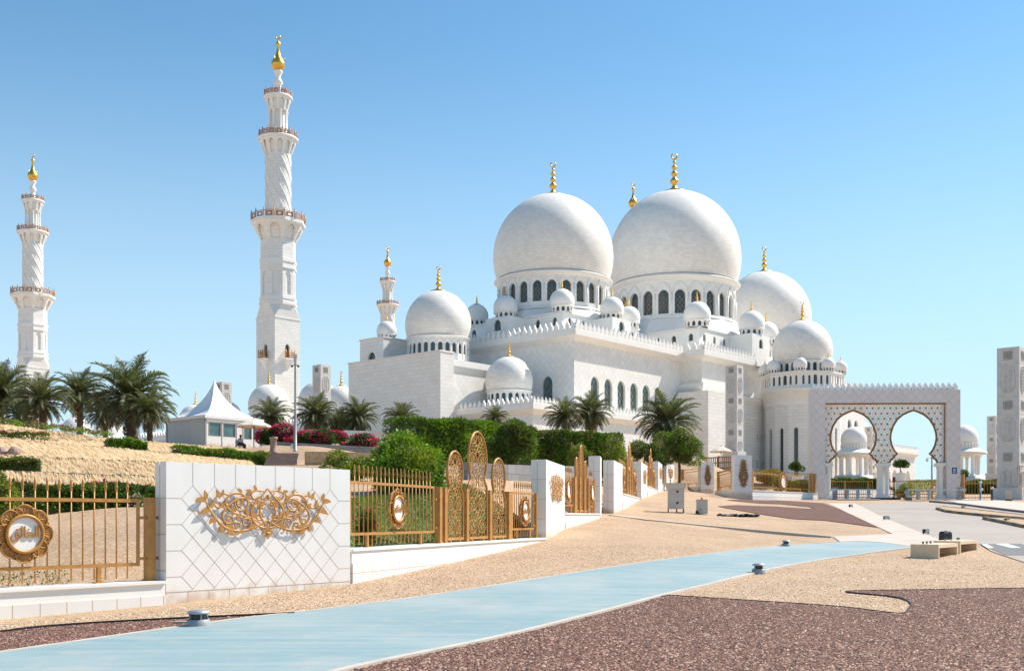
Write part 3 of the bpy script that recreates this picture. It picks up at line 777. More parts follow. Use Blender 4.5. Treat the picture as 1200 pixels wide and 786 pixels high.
def make_minaret(label):
    root = empty('minaret', (0, 0, 0), RZ, label, 'minaret', 'minarets of the mosque')
    s = 3.72; sq = [(-s, -s), (s, -s), (s, s), (-s, s)]
    mb = MB()
    doors = [[arch(s, z, 1.3, 3.4, 5) for z in (40, 22)] for _ in range(4)]
    for k in range(4): wallface(mb, sq[k], sq[(k+1) % 4], ZB, 49.4, doors[k], 0, .6)
    mb.prism([(x*1.03, y*1.03) for x, y in sq], 49.4, 49.9, 0)
    oc = ngon(4.35, 8)
    sq8 = []
    for k in range(4):
        x, y = sq[k]; nx, ny = sq[(k+1) % 4]; sq8 += [(x, y), ((x*.999+nx*.001), (y*.999+ny*.001))]
    # square to octagon
    c = Vector
    o8 = sorted(oc, key=lambda p: math.atan2(p[1], p[0]))
    for k in range(4):
        x, y = sq[k]; near = sorted(o8, key=lambda p: (p[0]-x)**2+(p[1]-y)**2)[:2]; near.sort(key=lambda p: math.atan2(p[1], p[0]))
        if k == 3 or k == 0: pass
        mb.poly([(x, y, 49.9), (*near[1], 53), (*near[0], 53)])
        x2, y2 = sq[(k+1) % 4]; n2 = sorted(o8, key=lambda p: (p[0]-x2)**2+(p[1]-y2)**2)[:2]
        pr = min(((p, q) for p in near for q in n2), key=lambda t: math.dist(*t))
        mb.poly([(x, y, 49.9), (x2, y2, 49.9), (*pr[1], 53), (*pr[0], 53)])
    base = mb.build('base', 'marble', root)
    for k in range(4):
        for h in doors[k]: pane(base, sq[k], sq[(k+1) % 4], h, .5, 'balcony_door')
    for k in range(4):
        p0, p1 = Vector((*sq[k], 0)), Vector((*sq[(k+1) % 4], 0)); d = (p1-p0).normalized(); nr = d.cross(Vector((0, 0, 1)))
        for z in (39.6, 21.6):
            mb = MB(); mid = (p0+p1)/2
            mb.M = Matrix.Translation(mid)@Matrix(((d.x, nr.x, 0, 0), (d.y, nr.y, 0, 0), (0, 0, 1, 0), (0, 0, 0, 1)))
            tri = lambda w, o: [(-w, 0), (w, 0), (w*.8, o), (-w*.8, o)]
            i = mb.add([(-.2, 0, z-2.4), (.2, 0, z-2.4), (1.2, .02, z), (-1.2, .02, z), (1.1, 1.1, z), (-1.1, 1.1, z)])
            for q in ((0, 1, 4, 5), (1, 2, 4), (0, 5, 3), (2, 3, 5, 4)): mb.face([i+k_ for k_ in q], 0)
            mb.box(-1.35, 1.35, 0.01, 1.25, z, z+.3, 0)
            bal = mb.build('balcony', 'marble_plain', root)
            mb = MB(); mb.M = Matrix.Translation(mid)@Matrix(((d.x, nr.x, 0, 0), (d.y, nr.y, 0, 0), (0, 0, 1, 0), (0, 0, 0, 1)))
            for x in (-1.25, -.42, .42, 1.25): mb.tube([(x, 1.15, z+.3), (x, 1.15, z+2.3)], .11, 6)
            for x0, x1, y0, y1 in ((-1.25, 1.25, 1.15, 1.15), (-1.25, -1.25, .1, 1.15), (1.25, 1.25, .1, 1.15)):
                for zz in (.6, 1.2, 1.7): mb.tube([(x0, y0, z+zz), (x1, y1, z+zz)], .1, 5)
            mb.build('balcony_rail', 'bronze', bal)
    # octagonal shaft
    mb = MB()
    def ring(r0, z0, z1): mb.prism(ngon(r0, 8), z0, z1, 1)
    for r0, z0, z1 in ((4.7, 52.9, 53.5), (4.5, 53.5, 54.2), (4.62, 54.2, 54.8), (4.55, 61.6, 62.1), (4.42, 62.1, 63.2), (4.6, 63.2, 63.9)): ring(r0, z0, z1)
    P = ngon(4.3, 8); sd_ = math.dist(P[0], P[1])
    for k in range(8):
        wallface(mb, P[k], P[(k+1) % 8], 54.8, 61.6, [arch(sd_/2, 55.4, sd_*.46, 5.6, 6)], 0, .35)
        wallface(mb, P[k], P[(k+1) % 8], 63.9, 68.4, (), 0)
    mb.prism(ngon(3.95, 8), 54.8, 61.6, 1)
    flare(mb, 4.3, 6.5, 68.4, 72.6, 8)
    mb.prism(ngon(6.75, 8), 72.6, 73.3, 1)
    sh = mb.build('octagonal_shaft', ['marble', 'marble_plain'], root)
    railing(root, 6.5, 73.3, 16, 1.5)
    # round shaft wrapped in a raised spiral lattice
    mb = MB(); mb.lathe([(3.05, 73.2), (3.05, 90)], 32)
    for k in range(10):
        for sg in (-1, 1):
            mb.tube([(3.06*math.cos(2*PI*k/10+sg*q*.125), 3.06*math.sin(2*PI*k/10+sg*q*.125), 73.4+q*(16.4/22)) for q in range(23)], .085 if sg > 0 else .13, 5, 1)
    flare(mb, 3.05, 4.6, 89.2, 93.2, 12, mi=1); mb.lathe([(4.55, 93.1), (4.85, 93.3), (4.85, 93.7), (0, 93.72)], 32, mi=1)
    mb.build('round_shaft', ['marble', 'marble_plain'], root)
    railing(root, 4.6, 93.7, 16, 1.2)
    # lantern of slim columns
    mb = MB(); mb.lathe([(1.55, 93.7), (1.55, 101)], 20)
    for x, y in ngon(2.1, 8): mb.lathe([(.38, 93.7), (.38, 94.2), (.26, 94.4), (.25, 99.6), (.4, 100.2), (.4, 100.6)], 8, (x, y, 0))
    flare(mb, 2.35, 3.25, 100.4, 103.4, 10); mb.lathe([(3.2, 103.3), (3.45, 103.5), (3.45, 103.9), (0, 103.92)], 28)
    mb.build('lantern', 'marble_plain', root)
    railing(root, 3.25, 103.9, 12, 1.1)
    mb = MB(); mb.lathe([(1.6, 103.9), (1.1, 105), (.7, 106.2), (.75, 106.9), (1.15, 107.3), (1.0, 107.8), (.62, 108.5), (.65, 109.2), (1.05, 109.9), (1.1, 110.2), (.7, 110.5)], 20)
    mb.build('spire', 'marble_plain', root)
    mb = MB(); mb.lathe([(.6, 110.3), (1.2, 110.7), (1.62, 111.6), (1.62, 112.2), (1.2, 113.1), (.6, 113.8), (.4, 115), (.32, 116.2), (.55, 116.6), (.55, 117), (.2, 117.5), (0, 118)], 20)
    mb.tube([(.55*math.cos(t)*.656, -.55*math.cos(t)*.755, 118.6+.55*math.sin(t)) for t in [PI/2+.4+k*(2*PI-.8)/14 for k in range(15)]], [.05+.13*math.sin(PI*k/14) for k in range(15)], 5)
    for t in range(4): mb.tube([(1.4*math.cos(t*PI/2+.4), 1.4*math.sin(t*PI/2+.4), 112.3), (1.8*math.cos(t*PI/2+.4), 1.8*math.sin(t*PI/2+.4), 113.2)], .1, 4)
    mb.build('finial', 'gold', root)
    return root
def loc_mosque(a, b): return (41.8+.658*a+.755*b, 274.7+.757*a-.655*b, 0)
mn = make_minaret('tallest-looking white minaret with wooden balconies rising right of the white tent')
mn.location = (-57, 260, 0)
index_kids(mn)
duplicate(mn, (-155, 345, 0), label='white minaret with gold tip standing above the date palms at the picture edge')
duplicate(mn, (-54, 463, 0), label='small distant white minaret behind the roof tower and blank screen wall')
duplicate(mn, (42.6, 375, 0), label='hidden minaret whose gold tip alone shows between the two largest domes')
# ------------------------------------------------------------------ ground surfaces
path_top = [(-420, 850), (-200, 800), (0, 767), (250, 731), (350, 719), (600, 684), (760, 659), (903, 641), (987, 635.5), (1030, 636), (1068, 641)]
path_low = [(1068, 642), (980, 654), (907, 667), (826, 687), (760, 703), (600, 745), (410, 786), (250, 832), (100, 880), (-80, 930)]
PT = spline(gp(*path_top), 6); PLW = spline(gp(*path_low), 6)
sheet('blue_path', PT+PLW, .035, 'blue_paving', .5, rim=.05)
strip('path_edging', PLW, .11, .045, 'pale_concrete'); strip('path_edging', PT, .08, .042, 'pale_concrete')
sheet('pavement', gp((969, 589.7), (1002, 590), (1038.7, 608), (1083, 626), (1105, 634), (1149, 638), (1100, 641.5), (1068, 642.5), (1030, 638), (987, 637), (976, 629), (1046, 626), (1029.5, 618)), .025, 'pavement', .8)
sheet('road', gp((1002, 590), (1038.7, 608), (1083, 626), (1105, 634), (1149, 637.5), (1161, 646), (1200, 659), (1300, 690), (1500, 690), (1500, 632), (1200, 600.5), (1161, 596), (1120, 591), (1100, 588.5)), .02, 'asphalt', 1.0)
sheet('road_marking', gp((1149, 638), (1200, 637.5), (1230, 642), (1215, 651), (1178, 651)), .03, 'asphalt_dark', 1.0)
for q in (((1150, 638.8), (1157, 638.6), (1165, 643), (1158, 643.6)), ((1166, 638.4), (1180, 638), (1197, 642.8), (1186, 643.2)), ((1196, 638), (1210, 638), (1228, 641.6), (1216, 642))):
    sheet('road_marking', gp(*q), .04, 'white_paint', .6)
MED = [((1098, 597), (1103, 595.4), (1141, 599), (1200, 606), (1300, 617), (1300, 621), (1200, 609.5), (1161, 606), (1131, 603), (1110, 600.5)),
       ((1153, 608.7), (1175, 609.6), (1200, 611.5), (1300, 619), (1300, 634), (1200, 618.5))]
for q in MED:
    G = gp(*q); sheet('road_median', G, .14, 'gravel_beige', .8)
    strip('kerb', densify(G+[G[0]], .9, False), .16, .17, None, mats=['asphalt_dark', 'kerb_yellow'], seg=1)
strip('kerb', gp((1090, 588.4), (1120, 591), (1161, 596.3), (1200, 601), (1300, 613)), .2, .15, 'asphalt_dark')
red_mid = [(851.7, 586), (870, 584.8), (906.7, 586), (940, 588), (965, 589.7), (1000, 604), (1029.5, 618.3), (994.7, 613.5), (965.4, 609.8), (928.7, 608), (881, 600.7), (840.7, 593.4), (862.7, 591.8), (906.7, 593.3), (955, 596.4), (948, 594), (914, 590.6), (881, 589)]
sheet('red_gravel', gp(*red_mid), .03, 'gravel_red', .8)
near_edge = [(776, 700), (785, 698.5), (840, 702), (900, 706), (987, 712), (1053, 720), (1064, 715), (1068, 709), (1060, 703), (1046, 700), (1020, 697), (991, 694), (1030, 692.6), (1075, 692), (1200, 690), (1500, 688)]
NE = spline(gp(*near_edge), 4)
low_pts = gp(*[p for p in path_low[4:]])
def shove(P, d):
    out = []
    for k in range(len(P)):
        t = P[min(k+1, len(P)-1)]-P[max(k-1, 0)]; t.z = 0; t.normalize(); out.append(P[k]+Vector((t.y, -t.x, 0))*d)
    return out
low_in = shove(spline(low_pts, 4), -.07)
RN = NE+[Vector((16, 5.2, 0)), Vector((-3, 3, 0))]+list(reversed(low_in))
sheet('red_gravel', RN, .02, 'gravel_red', .5)
strip('garden_edging', NE, .025, .034, 'black_plastic')
LE = [(-260, 782), (0, 742.5), (85, 733.5), (170, 728.6), (250, 724.6), (345, 720.5)]
LG = spline(gp(*LE), 4)
LR = LG+list(reversed(gp(*path_top[1:5])))
sheet('red_gravel', LR, .02, 'gravel_red', .5)
strip('garden_edging', LG, .03, .05, 'black_plastic')
strip('concrete_band', gp((718, 604), (760, 609.5), (840, 617.5), (976, 629.5)), .45, .05, 'pavement')
# road beyond the gate
sheet('road', gp((982, 586), (1030, 586), (1046, 583), (1052, 577), (1030, 569), (1000, 563.5), (985, 566), (1005, 569), (978, 574), (955, 580)), .06, 'asphalt', 2.5)
strip('kerb', gp((1066, 586), (1062, 580), (1044, 572), (1020, 566.5)), .4, .3, 'asphalt_dark')
sheet('pavement', gp((1104, 586), (1126, 590), (1200, 598.5), (1300, 610), (1300, 596), (1200, 589), (1130, 584)), .03, 'pavement', 1.2)

# real stones strewn over the nearest gravel
def stones(name, ring, n, material, seed, off, s0, s1, ymax):
    rg = np.random.default_rng(seed); xs = np.array([p[0] for p in ring]); ys = np.array([p[1] for p in ring])
    x0, x1, y0, y1 = max(xs.min(), -14), min(xs.max(), 16), max(ys.min(), 9), min(ys.max(), ymax)
    u = rg.random(n); X = x0+(x1-x0)*rg.random(n); Y = 1/(1/y0+(1/y1-1/y0)*u)
    keep = np.abs(X) < Y*.52; X, Y = X[keep], Y[keep]
    ins = np.zeros(len(X), bool); m = len(xs)
    for k in range(m):
        a, b = k, k-1
        cnd = (ys[a] > Y) != (ys[b] > Y)
        with np.errstate(divide='ignore', invalid='ignore'):
            ins ^= cnd & (X < (xs[b]-xs[a])*(Y-ys[a])/(ys[b]-ys[a])+xs[a])
    X, Y = X[ins], Y[ins]; k = len(X)
    base = np.array([(1, 0, 0), (-1, 0, 0), (0, 1, 0), (0, -1, 0), (0, 0, 1), (0, 0, -1)], float)
    fc = np.array([(0, 2, 4), (2, 1, 4), (1, 3, 4), (3, 0, 4)])
    sz = (s0+(s1-s0)*rg.random(k)**2)[:, None, None]*(.7+.6*rg.random((k, 6, 1)))
    th = rg.random(k)*6.283; c, s_ = np.cos(th), np.sin(th)
    P = base[None]*sz*np.array([1.25, .8, .65])
    Q = np.empty_like(P); Q[..., 0] = P[..., 0]*c[:, None]-P[..., 1]*s_[:, None]; Q[..., 1] = P[..., 0]*s_[:, None]+P[..., 1]*c[:, None]; Q[..., 2] = P[..., 2]
    tl = (rg.random((k, 2))-.5)*.8; Q[..., 2] += Q[..., 0]*tl[:, :1]+Q[..., 1]*tl[:, 1:]
    Q += np.stack([X, Y, ground_z(X, Y)+off], 1)[:, None]
    F = (fc[None]+6*np.arange(k)[:, None, None]).reshape(-1, 3)
    me = bpy.data.meshes.new(name); me.vertices.add(k*6); me.vertices.foreach_set('co', Q.ravel())
    me.loops.add(len(F)*3); me.loops.foreach_set('vertex_index', F.ravel().astype(np.int32))
    me.polygons.add(len(F)); me.polygons.foreach_set('loop_start', np.arange(0, len(F)*3, 3, dtype=np.int32))
    me.polygons.foreach_set('loop_total', np.full(len(F), 3, np.int32)); me.update(calc_edges=True); me.validate()
    me.materials.append(material); o = bpy.data.objects.new(name, me); COL.objects.link(o); tag(o, kind='stuff'); return o
def stone_mat(name, cols):
    m, t, b = nodes(name); b.inputs['Roughness'].default_value = .85
    g = N(t, 'NewGeometry'); L(t, ramp(t, g.outputs['Random Per Island'], tuple((i/(len(cols)-1), c) for i, c in enumerate(cols))), b.inputs[0]); return m
SR = stone_mat('red_stones', ((.03, .013, .009), (.09, .038, .026), (.17, .076, .053), (.27, .14, .10), (.52, .37, .29)))
SB = stone_mat('beige_stones', ((.22, .13, .07), (.44, .285, .17), (.56, .395, .255), (.65, .495, .35), (.80, .685, .54)))
stones('red_gravel_stones', RN, 280000, SR, 1, .018, .009, .026, 30)
stones('red_gravel_stones', LR, 70000, SR, 2, .018, .008, .021, 20)
beige_right = PLW[:]+NE
stones('beige_gravel_stones', [*reversed(PLW[:40])]+gp((1100, 645), (1200, 662), (1300, 690))+list(reversed(NE)), 180000, SB, 3, .002, .008, .021, 34)
PE = PT[:60]; stones('spilled_stones', PE+list(reversed(shove(PE, .16))), 5000, SB, 6, .038, .005, .014, 34); PF = PLW[:]; stones('spilled_stones', PF+list(reversed(shove(PF, .16))), 5000, SR, 7, .038, .005, .014, 30)
stones('beige_gravel_stones', LG+[*PT[24:48]]+gp((760, 612), (700, 625), (640, 634), (412, 682), (195, 714), (0, 731), (-300, 770)), 180000, SB, 4, .002, .008, .021, 34)

# ------------------------------------------------------------------ ornamental fence line
def vine(mb, pts, r, mi=0, n=5, mirror=True, y=-.1):
    for s in ((1, -1) if mirror else (1,)):
        P = spline([(s*p[0], y, p[1]) for p in pts], n); m = len(P)
        mb.tube(P, [r*(.55+.6*math.sin(PI*min(1, (k+1)/m*.9+.05))) for k in range(m)], 6, mi, flat=((0, 1, 0), .55))
def curl(mb, c, r, a0, turns, w, mirror=True, y=-.1, grow=.15):
    pts = [(c[0]+(r*(1-(1-grow)*t))*math.cos(a0+turns*2*PI*t), c[1]+(r*(1-(1-grow)*t))*math.sin(a0+turns*2*PI*t)) for t in [k/9 for k in range(10)]]
    vine(mb, pts, w, n=3, mirror=mirror, y=y)
def leaf(mb, p, ang, l, w, mirror=True, y=-.1, bend=.25):
    for s in ((1, -1) if mirror else (1,)):
        L_ = []; R_ = []
        for k in range(7):
            t = k/6; ww = w*math.sin(PI*t**.8)*.5+.004; bx = bend*l*math.sin(PI*t)*.5
            cx, cz = l*t, bx
            L_.append((cx, cz+ww)); R_.append((cx, cz-ww))
        out = R_+L_[::-1]
        c_, s_ = math.cos(ang), math.sin(ang)
        q = [(s*(p[0]+x*c_-z*s_), p[1]+x*s_+z*c_) for x, z in out]
        if s < 0: q = q[::-1]
        mb.plate(q, (0, y-.012, 0), (1, 0, 0), (0, 0, 1), .03)
def wall_ornament(parent, c):
    mb = MB(); mb.M = Matrix.Translation(c)@Matrix.Diagonal((.93, .58, .92, 1))
    w = .0245
    vine(mb, [(0, .47), (.13, .33), (.3, .18), (.42, -.02), (.36, -.22), (.18, -.34), (0, -.36)], w)
    vine(mb, [(0, .30), (.16, .12), (.2, -.08), (.08, -.26), (0, -.44)], w)
    vine(mb, [(.04, .4), (.3, .42), (.42, .34), (.34, .24), (.22, .3)], w*.9)
    vine(mb, [(.1, -.3), (.4, -.16), (.62, -.1), (.9, -.02), (1.05, .16), (.9, .33), (.65, .34), (.5, .18), (.58, .02), (.76, .02), (.82, .16), (.72, .22)], w)
    vine(mb, [(.0, -.2), (.34, -.36), (.7, -.42), (1.02, -.36), (1.26, -.18), (1.42, .02), (1.52, .2)], w*1.1)
    vine(mb, [(.3, .05), (.6, .26), (.95, .12), (1.12, -.1), (1.02, -.26), (.86, -.22), (.88, -.1)], w)
    vine(mb, [(.5, -.38), (.42, -.26), (.5, -.16), (.62, -.2), (.6, -.3), (.52, -.3)], w*.9)
    vine(mb, [(1.02, .2), (1.2, .06), (1.34, .16), (1.24, .3)], w*.9); vine(mb, [(.95, .3), (1.1, .34), (1.2, .24)], w*.8)
    curl(mb, (.72, .16), .13, 0, 1.4, w*.8); curl(mb, (.96, -.2), .12, 1, 1.3, w*.8); curl(mb, (.22, -.12), .11, 2, 1.3, w*.8); curl(mb, (.12, .14), .1, 3.5, 1.3, w*.8); curl(mb, (.74, -.3), .1, 4, 1.2, w*.8)
    for p, a, l, ww in (((1.5, .18), .1, .24, .1), ((1.52, .2), 1.5, .2, .09), ((1.42, .06), 2.3, .2, .08), ((1.4, 0), -.3, .26, .1), ((1.22, .26), 1.3, .16, .07), ((1.16, .28), 2.0, .16, .06),
                        ((1.26, -.16), -.6, .2, .09), ((1.14, -.3), -1.9, .16, .08), ((.98, -.36), -2.4, .22, .1), ((.84, -.4), .5, .2, .09), ((.4, .36), .4, .16, .07), ((.3, .4), 1.2, .14, .06), ((.66, .34), 1.0, .14, .06),
                        ((.5, -.12), 1.2, .18, .08), ((.66, -.06), -.9, .18, .08), ((.3, -.3), -.5, .2, .09), ((.18, .22), -1.2, .17, .08), ((.56, .24), 2.2, .15, .07), ((.86, .1), -1.6, .17, .08), ((1.08, .04), .9, .16, .07), ((.04, -.4), -.9, .12, .07), ((.0, .34), -2.0, .14, .07), ((.36, -.02), -2.0, .16, .08), ((.58, -.42), -.3, .18, .08)):
        leaf(mb, p, a, l, ww)
    mb.lathe([(0, .03), (.05, .02), (.07, 0), (.05, -.02), (0, -.03)], 10, (0, -.1, -.47)); leaf(mb, (0, -.44), -PI/2, .16, .1, False)
    for x, z in ((.35, .18), (1.1, -.3), (.4, -.36), (1.02, .2)):
        for s in (1, -1): mb.tube([(s*x, -.1, z), (s*x, 0, z)], .014, 6)
    return mb.build('ornament', 'ornament_gold', parent)
def flame_ornament(parent, c, sc=1.0):
    mb = MB(); mb.M = Matrix.Translation(c)@Matrix.Scale(sc, 4)
    w = .03
    vine(mb, [(0, .95), (.1, .6), (.02, .35), (.22, .12), (.3, -.2), (.16, -.5), (0, -.7)], w, y=-.06)
    vine(mb, [(.04, .75), (-.12, .4), (.06, .1), (-.1, -.2), (.1, -.5)], w, y=-.07)
    for k in range(9):
        z = .7-k*.17; x = .03+.24*math.sin(PI*(k+1)/10)
        curl(mb, (x*.6, z-.08), .09, k, 1.3, w*.7, y=-.06); leaf(mb, (x*.5, z), .9-.12*k, .2, .09, y=-.065)
    return mb.build('ornament', 'bronze_dark', parent)
def ornamental_wall(p0, p1, z0, z1, thick, label, joints=True, flame=False, name='ornamental_wall', orn=True):
    p0, p1 = Vector((p0[0], p0[1], 0)), Vector((p1[0], p1[1], 0)); d = p1-p0; l = d.length; h = z1-z0
    root = empty(name, (p0.x, p0.y, z0), math.atan2(d.y, d.x), label, 'wall', 'white marble walls along the fence')
    mb = MB(); t1 = thick*.56; g = .025
    mb.box(0, l, 0, t1, -1.0, h); mb.box(.03, l-.03, t1, t1+g, -1.0, h-.03); mb.box(0, l, t1+g, thick, -1.0, h-.006)
    mb.build('slab', 'white_panel', root)
    mb = MB(); w = .0046; y = -.0025
    def ln(a, b, ww=w):
        a, b = Vector((a[0], 0, a[1])), Vector((b[0], 0, b[1])); u = (b-a).normalized(); q = Vector((-u.z, 0, u.x))*ww; o = Vector((0, y, 0))
        mb.poly([a-q+o, b-q+o, b+q+o, a+q+o])
    hs = .26                      # skirting course
    if joints and not flame:
        nx = max(2, round((l-1.1)/.46)); px = (l-1.1)/nx; py = .47; x0 = .55; zt = h-.42
        for k in range(nx+1): ln((x0+k*px, h), (x0+k*px, zt))
        rows = int((zt-hs)/py*2)
        for k in range(nx+1):
            for sg in (1, -1):
                x, z = x0+k*px, zt
                q = 0
                while z-py/2 > hs and (x0-px/2-.01) <= x+sg*px/2 <= (x0+nx*px+px/2+.01) and q < 40:
                    ln((x, z), (x+sg*px/2, z-py/2)); x += sg*px/2; z -= py/2; q += 1
                f = max(0, min(1, (z-hs)/(py/2)))
                if q < 40 and (x0-px/2-.01) <= x+sg*px/2*f <= (x0+nx*px+px/2+.01) and f > .05: ln((x, z), (x+sg*px/2*f, z-py/2*f))
        z = zt-py/2; q = 0
        while z > hs+.05:
            ln((0, z), (x0-px/2, z)); ln((x0+nx*px+px/2, z), (l, z))
            for xe, sg in ((x0-px/2, 1), (x0+nx*px+px/2, -1)):
                x, zz = xe, z
                while zz-py/2 > hs and (x+sg*px/2-x0+px/2+.01 > 0) and x+sg*px/2 < x0+nx*px+px/2+.01: ln((x, zz), (x+sg*px/2, zz-py/2), w*.98); x += sg*px/2; zz -= py/2
            z -= py
        ln((0, hs), (l, hs), .008)
        for k in range(1, int(l/.45)+1): ln((k*.45, hs), (k*.45, -.3))
        for k in range(5):
            z = h-.65*(k+1)
            if z > 0:
                i = [(-.0025, 0.0, z-.006), (-.0025, thick, z-.006), (-.0025, thick, z+.006), (-.0025, 0.0, z+.006)]; mb.poly(i)
    if flame:
        for k in range(3): ln((0, h*(k+1)/4), (l, h*(k+1)/4), .01)
    mb.build('joint_lines', 'joint', root)
    if flame: flame_ornament(root, Vector((l/2, 0, h*.53)), h*.40)
    elif orn: wall_ornament(root, Vector((l*.5, 0, h-.87)))
    return root

def glyphs(*codes): return ''.join(chr(k) for k in codes)
ARABIC = {'a': glyphs(65238, 65247, 65166, 65192, 65247, 65165), 'b': glyphs(65198, 65170, 65244, 65176, 65252, 65247, 65165)}
_txt = {}
def text_mesh(body, extrude, bold=.0):
    if (body, extrude) in _txt: return _txt[(body, extrude)]
    cu = bpy.data.curves.new('lettering', 'FONT'); cu.body = body; cu.extrude = extrude; cu.offset = bold; cu.align_x = 'CENTER'; cu.resolution_u = 4
    o = bpy.data.objects.new('lettering', cu); COL.objects.link(o); bpy.context.view_layer.update()
    me = bpy.data.meshes.new_from_object(o.evaluated_get(bpy.context.evaluated_depsgraph_get()))
    bpy.data.objects.remove(o); bpy.data.curves.remove(cu); me.materials.clear(); _txt[(body, extrude)] = me; return me
def medallion(parent, c, body, rr=.32):
    mb = MB(); mb.M = Matrix.Translation(c); f = rr/.32
    for k in range(8):
        a = k*PI/4; big = k % 2 == 0
        for ln_, (rin, rout, wd) in enumerate(((.28, .47, .30), (.28, .44, .21)) if True else ()):
            if ln_ == 1: a2 = a+PI/8
            else: a2 = a
            pts = []
            for q in range(11):
                t = q/10*PI; rad = rin+(rout-rin)*math.sin(t)**.6; x = wd/2*-math.cos(t)
                pts.append((f*(rad*math.cos(a2)-x*math.sin(a2)), f*(rad*math.sin(a2)+x*math.cos(a2))))
            mb.plate(pts[::-1] if False else pts, (0, -.03-.012*(1-ln_), 0), (1, 0, 0), (0, 0, 1), .03)
            mb.tube([(p[0], -.045-.012*(1-ln_), p[1]) for p in pts], .011*f, 5)
            if ln_ == 0:
                for q in (-2, -1, 0, 1, 2):
                    x = q*.042; r0, r1 = rin+.03, rout-.03-abs(q)*.018
                    mb.tube([(f*(r*math.cos(a2)-x*math.sin(a2)), -.045, f*(r*math.sin(a2)+x*math.cos(a2))) for r in (r0, r1)], .006*f, 4)
    pet = mb.build('medallion', 'bronze', parent)
    mb = MB(); mb.M = Matrix.Translation(c)
    mb.tube([(f*.295*math.cos(2*PI*k/36), -.075, f*.295*math.sin(2*PI*k/36)) for k in range(36)], .03*f, 8, closed=True)
    mb.build('rim', 'bronze', pet)
    mb = MB(); mb.M = Matrix.Translation(c)
    for y, nm in ((-.06, 0),):
        mb.plate([(f*.285*math.cos(2*PI*k/36), f*.285*math.sin(2*PI*k/36)) for k in range(36)], (0, y, 0), (1, 0, 0), (0, 0, 1), .05)
    mb.build('disc', 'marble_plain', pet)
    if body:
        me = text_mesh(body, .05, .016).copy(); me.materials.append(M['bronze'])
        xs = [v.co.x for v in me.vertices]; ys = [v.co.y for v in me.vertices]; w = max(xs)-min(xs)
        s = .47*f/w; o = bpy.data.objects.new('lettering', me); COL.objects.link(o); o.parent = pet
        o.rotation_euler = (PI/2, 0, 0); o.scale = (s, s*1.3, s)
        o.location = c+Vector((-(max(xs)+min(xs))/2*s, -.078, -(max(ys)+min(ys))/2*s*1.3))
    return pet
def bar_finial(mb, x, y, z, r=.014):
    mb.lathe([(r, 0), (r*1.7, .03), (r*1.1, .05), (r*2.1, .075), (r*2.1, .095), (r*1.2, .12), (r*1.6, .14), (r*.9, .18), (0, .25)], 8, (x, y, z))
def fence_panel(parent, x0, x1, y, body=None, step=.2, med=True, top=1.42):
    mb = MB(); t = .022
    for z in (.30, top): mb.box(x0, x1, y-t, y+t, z-.03, z+.03)
    for x in (x0, x1): mb.box(x-.025, x+.025, y-t*.9, y+t*.9, .272, top+.028)
    n = max(2, int((x1-x0)/step))
    for k in range(1, n):
        x = x0+(x1-x0)*k/n; mb.tube([(x, y, .06), (x, y, top+.16)], .014, 6); bar_finial(mb, x, y, top+.15)
    for f in (.18, .82): x = x0+(x1-x0)*f; mb.box(x-.035, x+.035, y-.03, y+.03, .0, .275); mb.box(x-.09, x+.09, y-.06, y+.06, 0, .02)
    p = mb.build('panel', 'bronze', parent)
    if med: medallion(p, Vector(((x0+x1)/2, y-.02, (.30+top)/2+.0)), body)
    return p
def fence_post(parent, x, y, h=1.42, w=.075):
    mb = MB(); mb.box(x-w, x+w, y-w, y+w, 0, h); mb.box(x-w*1.3, x+w*1.3, y-w*1.3, y+w*1.3, 0, .03); mb.box(x-w*1.08, x+w*1.08, y-w*1.08, y+w*1.08, h, h+.02)
    for z in (.4, 1.12): mb.box(x-w-.14, x+w+.14, y-.02, y+.02, z-.025, z+.025)
    return mb.build('post', 'bronze', parent)
def grille_outline(w, zw, h, n=5):
    r = w/2; half = [(r, .1), (r, zw-.35), (r*.97, zw-.18), (r*.72, zw), (r*.80, zw+.12), (r*.93, zw+(h-zw)*.28), (r*.95, zw+(h-zw)*.5), (r*.80, zw+(h-zw)*.74), (r*.45, zw+(h-zw)*.93), (0, h)]
    s = spline([(p[0], 0, p[1]) for p in half[1:]], n); R_ = [(half[0][0], half[0][1])]+[(p.x, p.z) for p in s]
    return R_+[(-x, z) for x, z in reversed(R_[:-1])]
def inside2(p, poly):
    c = False; n = len(poly)
    for a in range(n):
        (x1, y1), (x2, y2) = poly[a], poly[a-1]
        if (y1 > p[1]) != (y2 > p[1]) and p[0] < (x2-x1)*(p[1]-y1)/(y2-y1)+x1: c = not c
    return c
